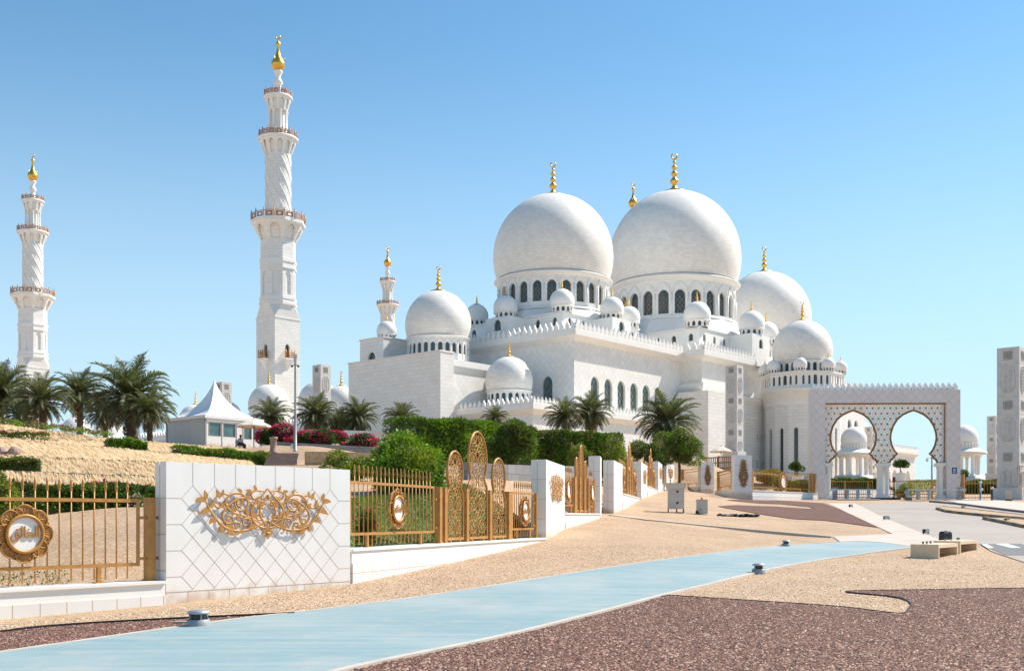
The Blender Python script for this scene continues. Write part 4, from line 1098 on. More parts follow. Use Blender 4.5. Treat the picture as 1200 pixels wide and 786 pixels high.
def arch_grille(parent, xc, y, w, zw, h, detail=1.0):
    out = grille_outline(w, zw, h); mb = MB()
    mb.tube([(xc+x, y, z) for x, z in out], .030, 6, 0, closed=True, flat=((0, 1, 0), 1.3))
    inner = [(x*.97, .1+(z-.1)*.985+.01) for x, z in out]
    def put(pts, r):
        run = []
        for p in pts+[None]:
            if p is not None and inside2(p, inner): run.append((xc+p[0], y, p[1]))
            else:
                if len(run) > 1: mb.tube(run, r, 4, 0, cap=False)
                run = []
    ch = .62; rows = int((h-.15)/ch)+1; cw = w/2
    for q in range(rows):
        zc = .1+ch*(q+.5)
        for sx in (-1, 1):
            xx = sx*cw*.5
            put([(xx+cw*.36*math.cos(t), zc+ch*.3*math.sin(t)) for t in [k*PI/8 for k in range(17)]], .010)
            for a in range(8):
                t0 = a*PI/4
                put([(xx+(cw*.06+cw*.2*math.sin(PI*k/6))*math.cos(t0+(k/6-.5)*.9), zc+(ch*.04+ch*.2*math.sin(PI*k/6))*math.sin(t0+(k/6-.5)*.9)) for k in range(7)], .0095)
            for sz in (-1, 1):
                put([(xx*1.0+sx*cw*(-.5+.5*k/8)*1.0, zc+sz*ch*(.5-.28*math.sin(PI*k/8))) for k in range(9)], .011)
                put([(sx*cw*.12*math.sin(PI*k/8)+sx*.02, zc+sz*ch*.5*k/8) for k in range(9)], .012)
                put([(sx*cw*(.98-.25*math.sin(PI*k/8)), zc+sz*ch*.5*k/8) for k in range(9)], .010)
                for k2 in (.3, .62): put([(sx*cw*k2+cw*.1*math.cos(t), zc+sz*ch*.36+ch*.1*math.sin(t)) for t in [k*PI/4 for k in range(9)]], .0095)
        put([(cw*.26*math.cos(t), zc+ch*.5+ch*.16*math.sin(t)) for t in [k*PI/7 for k in range(15)]], .013)
    mb.box(xc-w/2, xc+w/2, y-.04, y+.04, .06, .13)
    for x in (-w*.3, w*.3): mb.box(xc+x-.03, xc+x+.03, y-.03, y+.03, 0, .07)
    return mb.build('arch_grille', 'bronze', parent)
def plinth(parent, l, h=.55, t=.5, front=0.0):
    mb = MB(); mb.box(0, l, front, front+t, -h*.52, -.05, 1); mb.box(-.0, l, front-.04, front+t+.04, -.05, 0, 1); mb.box(0, l, front-.02, front+t+.02, -h*.52-1.2, -h*.52)
    return mb.build('plinth', ['plinth_stone', 'marble_plain'], parent)
def fence_bay(p0, p1, zt, label, body=None, hgt=.6):
    p0, p1 = Vector((p0[0], p0[1], zt)), Vector((p1[0], p1[1], zt)); d = p1-p0; l = d.length; f = l/13.1
    root = empty('fence', p0, math.atan2(d.y, d.x), label, 'fence', 'bronze fence bays between the white walls')
    plinth(root, l, hgt); y = .24
    g = lambda s: s*f
    fence_panel(root, g(.35), g(4.72), y, body, .2 if f > .6 else .22)
    for s in (5.05, 5.38, 6.86, 8.62, 10.2, 10.36, 12.85): fence_post(root, g(s), y, 1.42, .075 if s != 12.85 else .05)
    fs = min(1, f+.25)
    arch_grille(root, g(6.12), y, 1.08*f if f > .8 else 1.2*f, 1.45, 2.42 if f > .8 else 2.22); arch_grille(root, g(7.74), y, 1.42*f, 1.72 if f > .8 else 1.5, 3.06 if f > .8 else 2.75); arch_grille(root, g(9.41), y, 1.12*f if f > .8 else 1.2*f, 1.40, 2.40 if f > .8 else 2.15)
    fence_panel(root, g(10.6), g(12.6), y, body, .2)
    fence_post(root, .1, y, 1.42, .05)
    return root
def bracket(parent, x, z, y=.24):
    mb = MB(); mb.box(x-.02, x+.14, y-.02, y+.02, z-.025, z+.025); mb.box(x+.14, x+.2, y-.06, y+.06, z-.07, z+.07); return mb.build('bracket', 'bronze', parent)

ornamental_wall((-6.16, 19), (-3.40, 22.4), 0, 2.6, .34, 'nearest white marble wall with diamond joints and a wide gold vine ornament')
d0 = Vector((2.76, 3.4, 0)).normalized(); e0 = Vector((-6.17, 18.985, .475)); s0 = e0-d0*5.45
root = empty('fence', s0, math.atan2(d0.y, d0.x), 'bronze fence on low white plinth with one large round Arabic medallion', 'fence', 'bronze fence bays between the white walls')
plinth(root, 5.45, .50); fence_panel(root, .93, 5.07, .26, ARABIC['a'], .2); fence_post(root, 5.3, .26, 1.46); fence_post(root, .45, .26, 1.46)
bracket(root, 5.36, 1.12, .26); bracket(root, 5.36, .4, .26)
fence_bay((-3.37, 22.45), (1.08, 34.85), .94, 'bronze fence with three tall open grilles right of the nearest white wall', ARABIC['b'])
ornamental_wall((1.12, 35), (1.96, 39.6), .87, 3.5, .5, 'second white wall from the front, its gold ornament seen at a slant')
fence_bay((1.98, 39.75), (3.75, 45.6), 1.77, 'short bronze fence with three grilles seen edge-on behind the second white wall', None, .7)
ornamental_wall((3.8, 46), (4.0, 47.6), 1.6, 4.25, .5, 'plain white wall end before the narrow gap in the fence, taller of the pair', orn=False)
ornamental_wall((4.80, 50.3), (5.65, 54.5), 1.75, 4.3, .5, 'white wall end just behind the narrow gap in the fence', orn=False)
fence_bay((5.68, 54.7), (8.2, 68.3), 2.84, 'bronze fence on sloping white plinth beyond the gap, behind the grey cabinets', None, .9)
ornamental_wall((8.3, 68.5), (9.5, 75), 2.7, 5.2, .55, 'white wall with small gold ornament, fourth block along the receding fence', True)
fence_bay((9.55, 75.2), (11.9, 87.2), 3.84, 'distant bronze fence between two small white walls, left of the taller cabinet', None, .9)
ornamental_wall((12, 87.5), (13.1, 93), 3.4, 6.2, .6, 'small white wall far along the fence, last but one before the turn', True)
fence_bay((13.15, 93.2), (14.6, 101.2), 4.55, 'farthest slanting bronze fence just before the line turns to the right', None, .9)
ornamental_wall((14.7, 101.5), (16.2, 106.5), 4.1, 6.8, .6, 'farthest slanting white wall where the fence line turns right', True)
w8 = ornamental_wall((17.33, 97.7), (18.6, 98.3), 4.0, 6.7, .5, 'smaller white pier with a flame-shaped ornament, standing behind the little cabinet', True, True, 'ornamental_pier')
w9 = ornamental_wall((18.36, 88), (19.9, 88.5), 3.45, 6.75, .5, 'larger white pier with a flame-shaped ornament, next to the orange flowers', True, True, 'ornamental_pier')
for w in (w8, w9): w['category'] = 'pier'; w['group'] = 'white piers with flame ornaments'
def low_fence(p0, p1, zt, label, spans, med=(), hgt=.5, posts=None):
    p0, p1 = Vector((p0[0], p0[1], zt)), Vector((p1[0], p1[1], zt)); d = p1-p0; l = d.length
    root = empty('low_fence', p0, math.atan2(d.y, d.x), label, 'fence', 'low bronze fence runs near the gate')
    plinth(root, l, hgt, .45)
    for k, (a, b) in enumerate(spans):
        p = fence_panel(root, l*a, l*b, .2, None, .26, False)
        if k in med: medallion(p, Vector((l*(a+b)/2, .16, .85)), None, .55)
    for x in posts or sorted({s for ab in spans for s in ab}): fence_post(root, l*x, .2, 1.75, .12)
    return root
low_fence((16.3, 104.5), (17.3, 97.9), 4.5, 'low bronze fence run left of the smaller white pier', [(.1, .9)])
low_fence((18.62, 98.0), (18.34, 89), 4.0, 'low bronze fence run between the two white piers', [(.1, .9)])
low_fence((19.92, 88.4), (28.1, 98), 3.85, 'low bronze fence with a round medallion between the larger pier and the gate', [(.03, .9)], (0,), .8, [.02, .92, .98])
# sliding gate leaf in the gap
g = empty('sliding_gate', (4.15, 47.75, 1.8), math.atan2(2.45, .62), 'bronze sliding gate leaf in the narrow gap between two white wall ends', 'gate')
fence_panel(g, .05, 2.3, .6, None, .2, False, 1.7); mb = MB(); mb.box(-.1, 2.5, .55, .65, 0, .1); mb.build('rail', 'bronze_dark', g)
# ------------------------------------------------------------------ pylons, gate, pavilions
def kufic(mb, O, U, V, s, mi):
    """square relief of nested angular key patterns around a small cross"""
    O, U, V = Vector(O), Vector(U), Vector(V); q = s/15
    def bar(x0, y0, x1, y1): mb.plate(rect(x0*q-s/2, x1*q-s/2, y0*q-s/2, y1*q-s/2), O, U, V, .03, mi)
    for k in range(4):
        c, sn = round(math.cos(k*PI/2)), round(math.sin(k*PI/2)); U2, V2 = U*c+V*sn, V*c-U*sn
        for x0, y0, x1, y1 in ((0, 0, 13, 1), (2, 2, 3, 6), (3, 2, 8, 3), (5, 4, 6, 7), (9, 2, 10, 5), (6, 4, 9, 5), (11, 2, 12, 4), (2, 7, 5, 8)):
            mb.plate(rect(x0*q-s/2, x1*q-s/2, y0*q-s/2, y1*q-s/2), O, U2, V2, .03, mi)
    bar(7, 6, 8, 9); bar(6, 7, 7, 8); bar(8, 7, 9, 8)
def make_pylon(label):
    root = empty('marble_pylon', (0, 0, 0), RZ, label, 'pylon', 'tall square marble pylons with carved panels')
    w, h = 1.9, 13.5; mb = MB(); zs = [-3, 2.6, 4.7, 7.5, 9.1, 12.0, h]
    for z0, z1 in zip(zs, zs[1:]): mb.box(0, w, 0, w, z0+.02, z1-.02)
    mb.box(.03, w-.03, .03, w-.03, -3, h-.05); mb.box(-.3, w+.3, -.3, w+.3, -3, .9); mb.build('shaft', 'pylon_stone', root)
    for O, U in (((0, w, 0), (0, -1, 0)), ((0, 0, 0), (1, 0, 0))):
        O, U = Vector(O), Vector(U); nr = U.cross(Vector((0, 0, 1)))
        for zc in (12.75, 8.3, 3.65):
            mb = MB(); c = O+U*w/2+Vector((0, 0, zc))
            mb.plate(rect(-.5, .5, -.5, .5), c+nr*.02, U, (0, 0, 1), .03, 0); kufic(mb, c+nr*.055, U, (0, 0, 1), .76, 1)
            mb.build('carved_square', ['pylon_stone', 'carving_dark'], root)
        for z0, z1 in ((9.4, 11.8), (5.0, 7.2), (.9, 2.4)):
            mb = MB(); c = O+U*w/2; zc = (z0+z1)/2; hz = (z1-z0)/2
            ov = lambda k_: [(k_*.62*math.copysign(abs(math.cos(t))**.7, math.cos(t)), zc+k_*hz*math.copysign(abs(math.sin(t))**.8, math.sin(t))) for t in [q*PI/12 for q in range(24)]]
            P = [c+U*x+Vector((0, 0, z))+nr*.03 for x, z in ov(1)]; mb.tube(P, .03, 5, closed=True)
            for q in range(7):
                z = z0+(z1-z0)*(q+.7)/8
                for s in (-1, 1): mb.tube([c+U*(s*(.2+.13*math.cos(t)))+Vector((0, 0, z+.13*math.sin(t)))+nr*.02 for t in [k*PI/4 for k in range(8)]], .025, 4, closed=True)
            mb.build('carved_oval', 'pylon_stone', root)
    return root
M['pylon_stone'] = simple('pylon_stone', (.62, .60, .57), .6, c2=(.54, .52, .49), scale=2, bs=.2, bd=.01, bscale=20)
M['carving_dark'] = simple('carving_dark', (.33, .315, .29), .7)
py0 = make_pylon('tallest nearest marble pylon beside the gate fence, cut by the picture edge')
index_kids(py0)
def put_pylon(o, px, Y, zb): o.location = (xat(px, Y), Y, zb)
put_pylon(py0, 1194.5, 95, 3.35)
for px, Y, zb, lb in ((863.6, 156, 10.4, 'grey marble pylon in front of the mosque wall above the beige umbrella'), (1167, 234, 10.4, 'small far marble pylon standing just left of the tall near pylon'),
                      (375.8, 156, 10.5, 'marble pylon in front of the twin small domes behind the street lamp'), (260, 176, 10.5, 'marble pylon whose top shows behind the tent peak'), (1022, 259, 10.2, 'far marble pylon seen through the gate arch behind a pavilion')):
    o = duplicate(py0, label=lb); put_pylon(o, px, Y, zb)

def make_pavilion(label):
    root = empty('domed_pavilion', (0, 0, 0), 0, label, 'pavilion', 'round domed pavilions on columns')
    mb = MB(); mb.lathe([(4.6, 4.75), (4.7, 5.0), (4.5, 5.15), (2.9, 5.95), (0, 6)], 40); mb.lathe([(0, 4.3), (3.4, 4.3), (3.6, 4.5), (4.55, 4.74), (0, 4.75)], 40); mb.build('canopy', 'marble_plain', root)
    mb = MB(); mb.lathe([(2.85, 5.9), (2.85, 6.9), (2.95, 7.0)], 40); mb.lathe(dome_profile(2.85, 8.1, 1.05, -22), 40); mb.build('dome', 'marble_plain', root)
    for q in range(26):
        t = q*2*PI/26; mb = MB()
    mb = MB()
    for q in range(26):
        t = q*2*PI/26; nr = Vector((math.cos(t), math.sin(t), 0)); U = Vector((-nr.y, nr.x, 0))
        mb.plate(arch(0, 6.1, .34, .75, 4), nr*2.87, U, (0, 0, 1), .04)
    mb.build('carved_band', 'pylon_stone', root)
    for q in range(8):
        t = q*PI/4+.2; mb = MB(); c = (2.9*math.cos(t), 2.9*math.sin(t), 0)
        mb.lathe([(.55, -3), (.55, .25), (.42, .4), (.36, .5), (.34, 3.8), (.5, 4.1), (.55, 4.32)], 14, c); mb.build('column', 'marble_plain', root)
    mb = MB(); mb.lathe([(4.2, -3), (4.2, .05), (0, .06)], 40); mb.build('floor_slab', 'pylon_stone', root)
    return root
pv = make_pavilion('round white pavilion with ribbed dome seen through the left gate arch'); index_kids(pv)
pv.location = (xat(1000.5, 240), 240, 10.9)
duplicate(pv, (xat(1130, 232), 232, 10.6), label='round white pavilion standing right of the gate pillar with the blue sign')

# gate
GX, GY, GZ = xat(951.5, 100), 100, 3.22
gate = empty('ceremonial_gate', (GX, GY, GZ), R(-1.5), 'pale marble gate with two keyhole arches of pierced lattice and a row of crests', 'gate')
M['gate_marble'] = tiled('gate_marble', (.75, .69, .665), (.60, .53, .50), .62, .62, .025, rot=PI/4, offset=0, bd=.01, var=.04)
GW, GT = 13.77, 1.3
for x0, x1 in ((0, 1.26), (12.5, GW)):
    mb = MB(); mb.box(x0, x1, 0, GT, -1, 9.1); mb.build('pillar', 'gate_marble', gate)
mb = MB(); mb.box(0, GW, 0, GT, 9.105, 10.3); mb.build('beam', 'gate_marble', gate)
mb = MB(); merlons(mb, (.02, .3), (GW-.02, .3), 10.3, .5, .72, .54, .5); mb.build('battlement', 'marble_plain', gate)
arches = (3.98, 9.60); zc = 5.95
half = [(0, 2.5), (.5, 2.32), (1.0, 2.08), (1.5, 1.66), (1.9, 1.02), (2.12, .3), (2.15, -.2), (2.02, -.8), (1.78, -1.3), (1.5, -1.62), (1.72, -1.74), (1.84, -1.98), (2.08, -2.12), (2.26, -2.46)]
def open_poly(cx): return [(cx+x, zc+z) for x, z in reversed(half)]+[(cx-x, zc+z) for x, z in half[1:]]
OPS = [open_poly(c) for c in arches]; zlo = zc-2.46
def solid(p): return 1.26 < p[0] < 12.5 and zlo < p[1] < 9.1 and not any(inside2(p, o) for o in OPS)
mb = MB(); cell = .55
def seg(a, b, r, mi, y):
    n = 6; run = []
    for k in range(n+1):
        p = (a[0]+(b[0]-a[0])*k/n, a[1]+(b[1]-a[1])*k/n)
        if solid(p): run.append((p[0], y, p[1]))
        else:
            if len(run) > 1: mb.tube(run, r, 4, mi, cap=False, sm=False)
            run = []
    if len(run) > 1: mb.tube(run, r, 4, mi, cap=False, sm=False)
for i in range(21):
    for j in range(12):
        x, z = 1.4+i*cell+(cell/2 if j % 2 else 0), zlo+.2+j*cell*.9
        if not (1 < x < 12.8): continue
        c = (x, z)
        for dx, dz in ((cell, 0), (cell/2, cell*.9), (-cell/2, cell*.9)): seg(c, (x+dx, z+dz), .075, 0, .55)
        for k in range(6):
            t0, t1 = k*PI/3+PI/6, (k+1)*PI/3+PI/6; seg((x+.27*math.cos(t0), z+.27*math.sin(t0)), (x+.27*math.cos(t1), z+.27*math.sin(t1)), .055, 0, .52)
        if solid(c) and solid((x+.1, z)) and solid((x-.1, z)):
            mb.plate([(x+(.12 if k % 2 else .06)*math.cos(k*PI/6), z+(.12 if k % 2 else .06)*math.sin(k*PI/6)) for k in range(12)], (0, .44, 0), (1, 0, 0), (0, 0, 1), .08, 1)
mb.build('lattice_screen', ['marble_plain', 'ornament_gold'], gate)
for o_ in OPS:
    mb = MB(); mb.tube([(x, .52, z) for x, z in o_], .1, 6); mb.build('arch_frame', 'bronze_dark', gate)
mb = MB()
mb.tube([(1.3, .5, zlo), (1.3, .5, 9.05), (12.46, .5, 9.05), (12.46, .5, zlo)], .07, 4, sm=False)
for a, b in ((1.3, arches[0]-2.26), (arches[0]+2.26, arches[1]-2.26), (arches[1]+2.26, 12.46)): mb.tube([(a, .5, zlo), (b, .5, zlo)], .09, 5)
mb.build('border', 'bronze_dark', gate)
def column(x, y):
    mb = MB(); mb.lathe([(.2, .45), (.24, .55), (.2, .65), (.19, 2.95), (.25, 3.1), (.27, 3.2)], 14, (x, y, 0)); return mb
for x0, x1, xs in ((1.27, 2.0, (1.62,)), (6.2, 7.38, (6.5, 7.08)), (11.75, 12.48, (12.1,))):
    for x in xs:
        for y in (.35, .95): column(x, y).build('column', 'marble_plain', gate)
    mb = MB(); mb.box(x0, x1, .05, 1.25, -.6, .28); mb.box(x0+.06, x1-.06, .1, 1.2, .28, .46); mb.build('pedestal', 'marble_plain', gate)
    mb = MB(); mb.box(x0, x1, .08, 1.22, 3.18, zlo); mb.build('capital_block', 'marble_plain', gate)
mb = MB(); mb.plate(rect(-.24, .24, -.3, .3), (13.22, -.012, 2.75), (1, 0, 0), (0, 0, 1), .04, 0)
for q in (rect(-.14, .14, -.2, -.15), rect(-.14, .14, -.11, -.07), [(-.12, .0), (.12, .0), (.06, .17), (-.06, .17)]): mb.plate(q, (13.22, -.018, 2.75), (1, 0, 0), (0, 0, 1), .004, 1)
mb.build('sign_plate', ['blue_sign', 'white_paint'], gate)

def bar_leaf(name, p0, p1, h, label, cat='gate', step=.2, rails=(.12, .3, 1), group=None, mat_='bronze', post=2.2):
    p0, p1 = Vector(p0), Vector(p1); d = p1-p0; l = d.length
    root = empty(name, p0, math.atan2(d.y, d.x), label, cat, group)
    mb = MB()
    for f in rails: mb.box(0, l, -.03, .03, h*f-.05, h*f+.03)
    n = int(l/step)
    for k in range(n+1): mb.tube([(l*k/n, 0, .05), (l*k/n, 0, h*1.02)], .018, 5)
    mb.build('bars', mat_, root)
    for k in range(int(l/post)+1):
        mb = MB(); x = min(l, k*post); mb.box(x-.05, x+.05, -.05, .05, -.6, h+.05); mb.build('post', mat_, root)
    return root
z0 = 3.25
bar_leaf('sliding_gate', (GX+1.4, 101.6, z0+.05), (GX+6.2, 101.6, z0+.05), 1.75, 'bronze bar gate leaf closing the left gate arch')
bar_leaf('sliding_gate', (GX+7.5, 101.6, z0+.05), (GX+12.4, 101.6, z0+.05), 1.75, 'bronze bar gate leaf closing the right gate arch')
fr = bar_leaf('bar_fence', (GX+14.0, 99.6, z0), (xat(1190, 96), 96, 3.25), 1.85, 'bronze bar fence from the gate pillar to the near marble pylon', 'fence', .28, (.1, .8), None, 'bronze', 3.2)
fr2 = bar_leaf('bar_fence', (xat(1191.5, 95.5), 95.2, 3.25), (62, 91, 3.1), 2.9, 'taller bronze fence panel in front of the near marble pylon', 'fence', .28, (.25, 1.0), None, 'bronze', 6)
mb = MB(); mb.box(-.13, .13, -.13, .13, -.5, 3.0); mb.build('end_post', 'bronze', fr2)
mb = MB(); mb.box(-.12, .12, -.12, .12, -.5, 2.4); mb.build('end_post', 'bronze', fr)

def barrier(px, Y, arm_to, label):
    z = gz(xat(px, Y), Y)
    root = empty('barrier_gate', (xat(px, Y), Y, z), 0, label, 'barrier', 'drop-arm barriers under the gate')
    mb = MB(); mb.box(-.22, .22, -.2, .2, 0, .08); mb.prism([(-.19, -.17), (.19, -.17), (.19, .17), (-.19, .17)], .08, 1.05); mb.box(-.24, .24, -.21, .21, 1.05, 1.12); mb.build('housing', 'grey_paint', root)
    mb = MB(); mb.box(-.2, .2, -.176, -.17, .9, .97); mb.build('stripe', 'kerb_yellow', root)
    l = xat(arm_to, Y)-xat(px, Y); s = 1 if l > 0 else -1
    mb = MB(); mb.box(min(0, l), max(0, l), -.30, -.22, .86, .96, 0)
    n = 5
    mb.box(min(0, s*-.5), max(0, s*-.5), -.33, -.19, .78, 1.0, 0)
    mb.build('arm', 'white_paint', root)
    return root
barrier(978.5, 97, 1030, 'grey barrier housing with a white arm at the left gate arch')
barrier(1124, 96, 1063, 'grey barrier housing with a long white arm at the right gate arch')
def lathe_thing(name, prof, mat_, loc, label, cat, group=None, n=14):
    mb = MB(); mb.lathe(prof, n); o = mb.build(name, mat_); o.location = loc; return tag(o, label, cat, group)
bo = None
BL = ['left gate arch, nearest the barrier housing', 'left gate arch, in the middle', 'left gate arch, beside the paired columns', 'right gate arch, beside the paired columns', 'right gate arch, in the middle', 'right gate arch, nearest the sign pillar']
for px, w in zip((993, 1005.3, 1018, 1063.5, 1076, 1089), BL):
    X = xat(px, 97.3); q = [(.16, 0), (.16, .78), (.13, .83), (.18, .84), (.18, .9), (.1, .95), (0, .96)]
    lathe_thing('bollard', q, 'steel', (X, 97.3, gz(X, 97.3)), 'short steel bollard under the '+w, 'bollard', 'steel bollards under the gate')
tl = empty('signal_post', (xat(1047.6, 97), 97, gz(xat(1047.6, 97), 97)), 0, 'dark signal post with a small red light by the paired gate columns', 'signal')
mb = MB(); mb.box(-.05, .05, -.05, .05, 0, 1.6); mb.box(-.14, .14, -.14, .14, 0, .05); mb.build('post', 'dark_metal', tl)
mb = MB(); mb.box(-.11, .11, -.1, .1, 1.6, 2.05); mb.build('head', 'dark_metal', tl)
mb = MB(); mb.lathe([(.075, 0), (.075, .03), (.04, .05), (0, .055)], 12); o = mb.build('lens', 'red_lamp', tl); o.rotation_euler = (PI/2, 0, 0); o.location = (0, -.1, 1.9)
mb = MB(); mb.box(-1.2, 1.2, -1.2, 1.0, -.2, .16); o = mb.build('kerb', 'asphalt_dark'); o.location = (xat(1037, 98), 98.5, gz(xat(1037, 98), 98.5)); tag(o, kind='structure')
for px, Y, h, m_, lb in ((1149, 92, 1.6, 'steel', 'steel camera post with two round heads on the right pavement'), (1162.5, 91, 1.1, 'dark_metal', 'dark post with a pale round cap on the right pavement')):
    X = xat(px, Y); t = empty('control_post', (X, Y, gz(X, Y)), 0, lb, 'post', 'posts on the right pavement')
    mb = MB(); mb.lathe([(.16, 0), (.16, .04), (.08, .06), (.08, h-.1)], 12); mb.build('post', m_, t)
    mb = MB(); mb.lathe([(.11, h-.12), (.14, h-.05), (.12, h+.04), (0, h+.08)], 12); mb.build('cap', 'white_paint', t)
    if h > 1.3: mb = MB(); mb.lathe([(0, h*.5), (.13, h*.54), (.15, h*.6), (.1, h*.65), (0, h*.66)], 12, (.06, -.06, 0)); mb.build('camera_head', 'white_paint', t)
X = xat(1182, 90); t = empty('utility_pillar', (X, 90, gz(X, 90)), 0, 'small tan concrete utility pillar on dark base before the near pylon', 'pillar')
mb = MB(); mb.box(-.2, .2, -.16, .16, .15, .85); mb.build('box', 'pale_concrete', t); mb = MB(); mb.box(-.24, .24, -.2, .2, 0, .15); mb.build('base_block', 'asphalt_dark', t)
# lamp poles
X, Y = xat(346, 80), 80; lp = empty('street_lamp', (X, Y, 6.55), 0, 'slim grey street lamp with cameras rising before the bougainvillea planter', 'lamp')
mb = MB(); mb.lathe([(.2, 0), (.2, .05), (.12, .08), (.11, 2.8), (.08, 2.9), (.075, 6.6)], 12); mb.build('pole', 'grey_paint', lp)
mb = MB(); mb.box(-.1, .1, -.1, .1, 6.6, 7.2); mb.box(-.14, .14, -.12, .12, 7.0, 7.26); mb.build('head', 'steel', lp)
for s in (-1, 1): mb = MB(); mb.tube([(0, 0, 6.5), (s*.22, -.05, 6.42)], .03, 6); mb.lathe([(0, 6.28), (.08, 6.32), (.09, 6.42), (.05, 6.46)], 10, (s*.24, -.05, 0)); mb.build('camera', 'dark_metal', lp)
mb = MB(); mb.box(-.3, -.12, -.1, .1, .2, .55); mb.build('junction_box', 'white_paint', lp)
X, Y = xat(1092, 112), 112; lp = empty('camera_pole', (X, Y, gz(X, Y)), 0, 'thin grey camera pole behind the right gate arch', 'pole')
mb = MB(); mb.lathe([(.12, 0), (.1, .1), (.07, 4.9)], 10); mb.build('pole', 'grey_paint', lp)
mb = MB(); mb.tube([(0, 0, 4.1), (-.5, 0, 4.15)], .03, 6); mb.lathe([(0, 3.72), (.13, 3.8), (.14, 3.98), (.06, 4.1)], 10, (-.5, 0, 0)); mb.tube([(0, 0, 3.3), (.35, 0, 3.32)], .03, 6); mb.build('camera', 'white_paint', lp)

# ------------------------------------------------------------------ things on the gravel
def path_light(px, py, label, s=1.0):
    p = on_ground(px, py); t = empty('path_light', p, 0, label, 'light', 'round bollard lights beside the blue path')
    mb = MB(); mb.lathe([(.165*s, 0), (.165*s, .11*s), (.14*s, .125*s)], 24); mb.build('base_ring', 'grey_paint', t)
    mb = MB(); mb.lathe([(.105*s, .12*s), (.105*s, .21*s)], 18); mb.build('lens', 'dark_metal', t)
    for k in range(4):
        a = k*PI/2+.6; mb = MB(); mb.tube([(.13*s*math.cos(a), .13*s*math.sin(a), .12*s), (.12*s*math.cos(a), .12*s*math.sin(a), .21*s)], .016*s, 5); mb.build('stay', 'grey_paint', t)
    mb = MB(); mb.lathe([(.15*s, .205*s), (.165*s, .215*s), (.15*s, .24*s), (.08*s, .262*s), (0, .27*s)], 24); mb.build('cap', 'steel', t)
    return t
path_light(232.5, 735, 'round grey path light in the dark gravel left of the blue path')
path_light(889, 672, 'round grey path light on beige gravel at the right edge of the blue path')
path_light(921, 640.5, 'round path light on the far left edge of the blue path', .9)
p = on_ground(217, 731.5); mb = MB(); mb.prism([(-.17, -.05), (.15, -.04), (.17, .04), (-.15, .05)], 0, .05); o = mb.build('stone_block', 'pale_concrete'); o.location = p; tag(o, 'small pale stone chunk lying left of the nearest path light', 'stone')
def flood(px, py, label):
    p = on_ground(px, py); t = empty('flood_light', p, RNG.uniform(-.6, .6), label, 'light', 'small flood lights along the road edge')
    mb = MB(); mb.box(-.13, .13, -.07, .07, .06, .22); mb.build('housing', 'dark_metal', t)
    mb = MB(); mb.box(-.11, .11, -.078, -.07, .08, .2); mb.build('lens', 'steel', t)
    mb = MB(); mb.box(-.16, -.13, -.02, .02, 0, .16); mb.box(.13, .16, -.02, .02, 0, .16); mb.box(-.16, .16, -.05, .05, 0, .02); mb.build('bracket', 'dark_metal', t)
for px, py, lb in ((997, 594.5, 'tiny flood light on the pavement just below the left gate pillar'), (1038.7, 609.3, 'small flood light on the road edge between gate and benches'), (1085, 626, 'dark flood light on the road edge behind the bench'), (1129, 596.5, 'flood light on the longer striped road median'), (1180, 612.6, 'flood light on the shorter striped road median')): flood(px, py, lb)
# benches
C0 = on_ground(1100, 654.6); bd_ = Vector((.60, .80, 0)); br = math.atan2(bd_.y, bd_.x)
def bench(label):
    t = empty('stone_bench', (0, 0, 0), br, label, 'bench', 'pale stone benches by the road')
    l, w, h = 2.15, .82, .43
    mb = MB(); mb.box(0, l, 0, w, h-.11, h); mb.build('seat', 'bench_stone', t)
    for x in (0, l-.09): mb = MB(); mb.box(x+.001, x+.089, .001, w-.001, -.1, h-.11); mb.build('side_panel', 'bench_stone', t)
    mb = MB(); mb.box(.09, l-.09, w*.62, w*.7, -.1, h-.112); mb.build('inner_panel', 'bench_stone', t)
    return t
b1 = bench('nearer pale stone bench with a row of small dark lamps on its seat'); b1.location = C0; index_kids(b1)
b2 = duplicate(b1, C0+bd_*2.45, label='farther pale stone bench, beside the black bag'); b2.location.z = C0.z+.06
nr_ = Vector((-bd_.y, bd_.x, 0))
for k, (s, o_) in enumerate(((.35, .55), (.75, .55), (1.15, .55), (3.0, .6), (3.5, .55), (4.1, .5), (4.25, .5))):
    P = C0+bd_*s+nr_*o_; P.z = C0.z+.43+(.06 if s > 2.3 else 0)
    mb = MB(); mb.lathe([(.03, 0), (.03, .05), (.04, .055), (.04, .075), (0, .08)], 10); mb.lathe([(.042, .025), (.042, .042)], 10, mi=1)
    o = mb.build('seat_stud', ['dark_metal', 'white_paint']); o.location = P
    tag(o, 'small dark stud with pale band on the '+('nearer' if s < 2.3 else 'farther')+' stone bench, '+('first', 'second', 'third', 'first', 'second', 'third', 'fourth')[k]+' along the seat', 'stud', 'dark studs on the benches')
t = empty('black_bag', (xat(1108, 37.6), 37.6, gz(15.2, 37.6)), .5, 'black upright bag standing behind the stone benches', 'bag')
mb = MB()
for z, s in ((0, .94), (.03, 1), (.46, 1), (.5, .9)): pass
mb.frustum([(-.2, -.1), (.2, -.1), (.2, .1), (-.2, .1)], [(-.215, -.115), (.215, -.115), (.215, .115), (-.215, .115)], 0, .05); mb.frustum([(-.215, -.115), (.215, -.115), (.215, .115), (-.215, .115)], [(-.205, -.11), (.205, -.11), (.205, .11), (-.205, .11)], .05, .44); mb.frustum([(-.205, -.11), (.205, -.11), (.205, .11), (-.205, .11)], [(-.17, -.08), (.17, -.08), (.17, .08), (-.17, .08)], .44, .5)
mb.build('shell', 'black_plastic', t); mb = MB(); mb.tube([(-.05, 0, .49), (-.04, 0, .52), (.04, 0, .52), (.05, 0, .49)], .012, 6); mb.build('carry_handle', 'black_plastic', t)
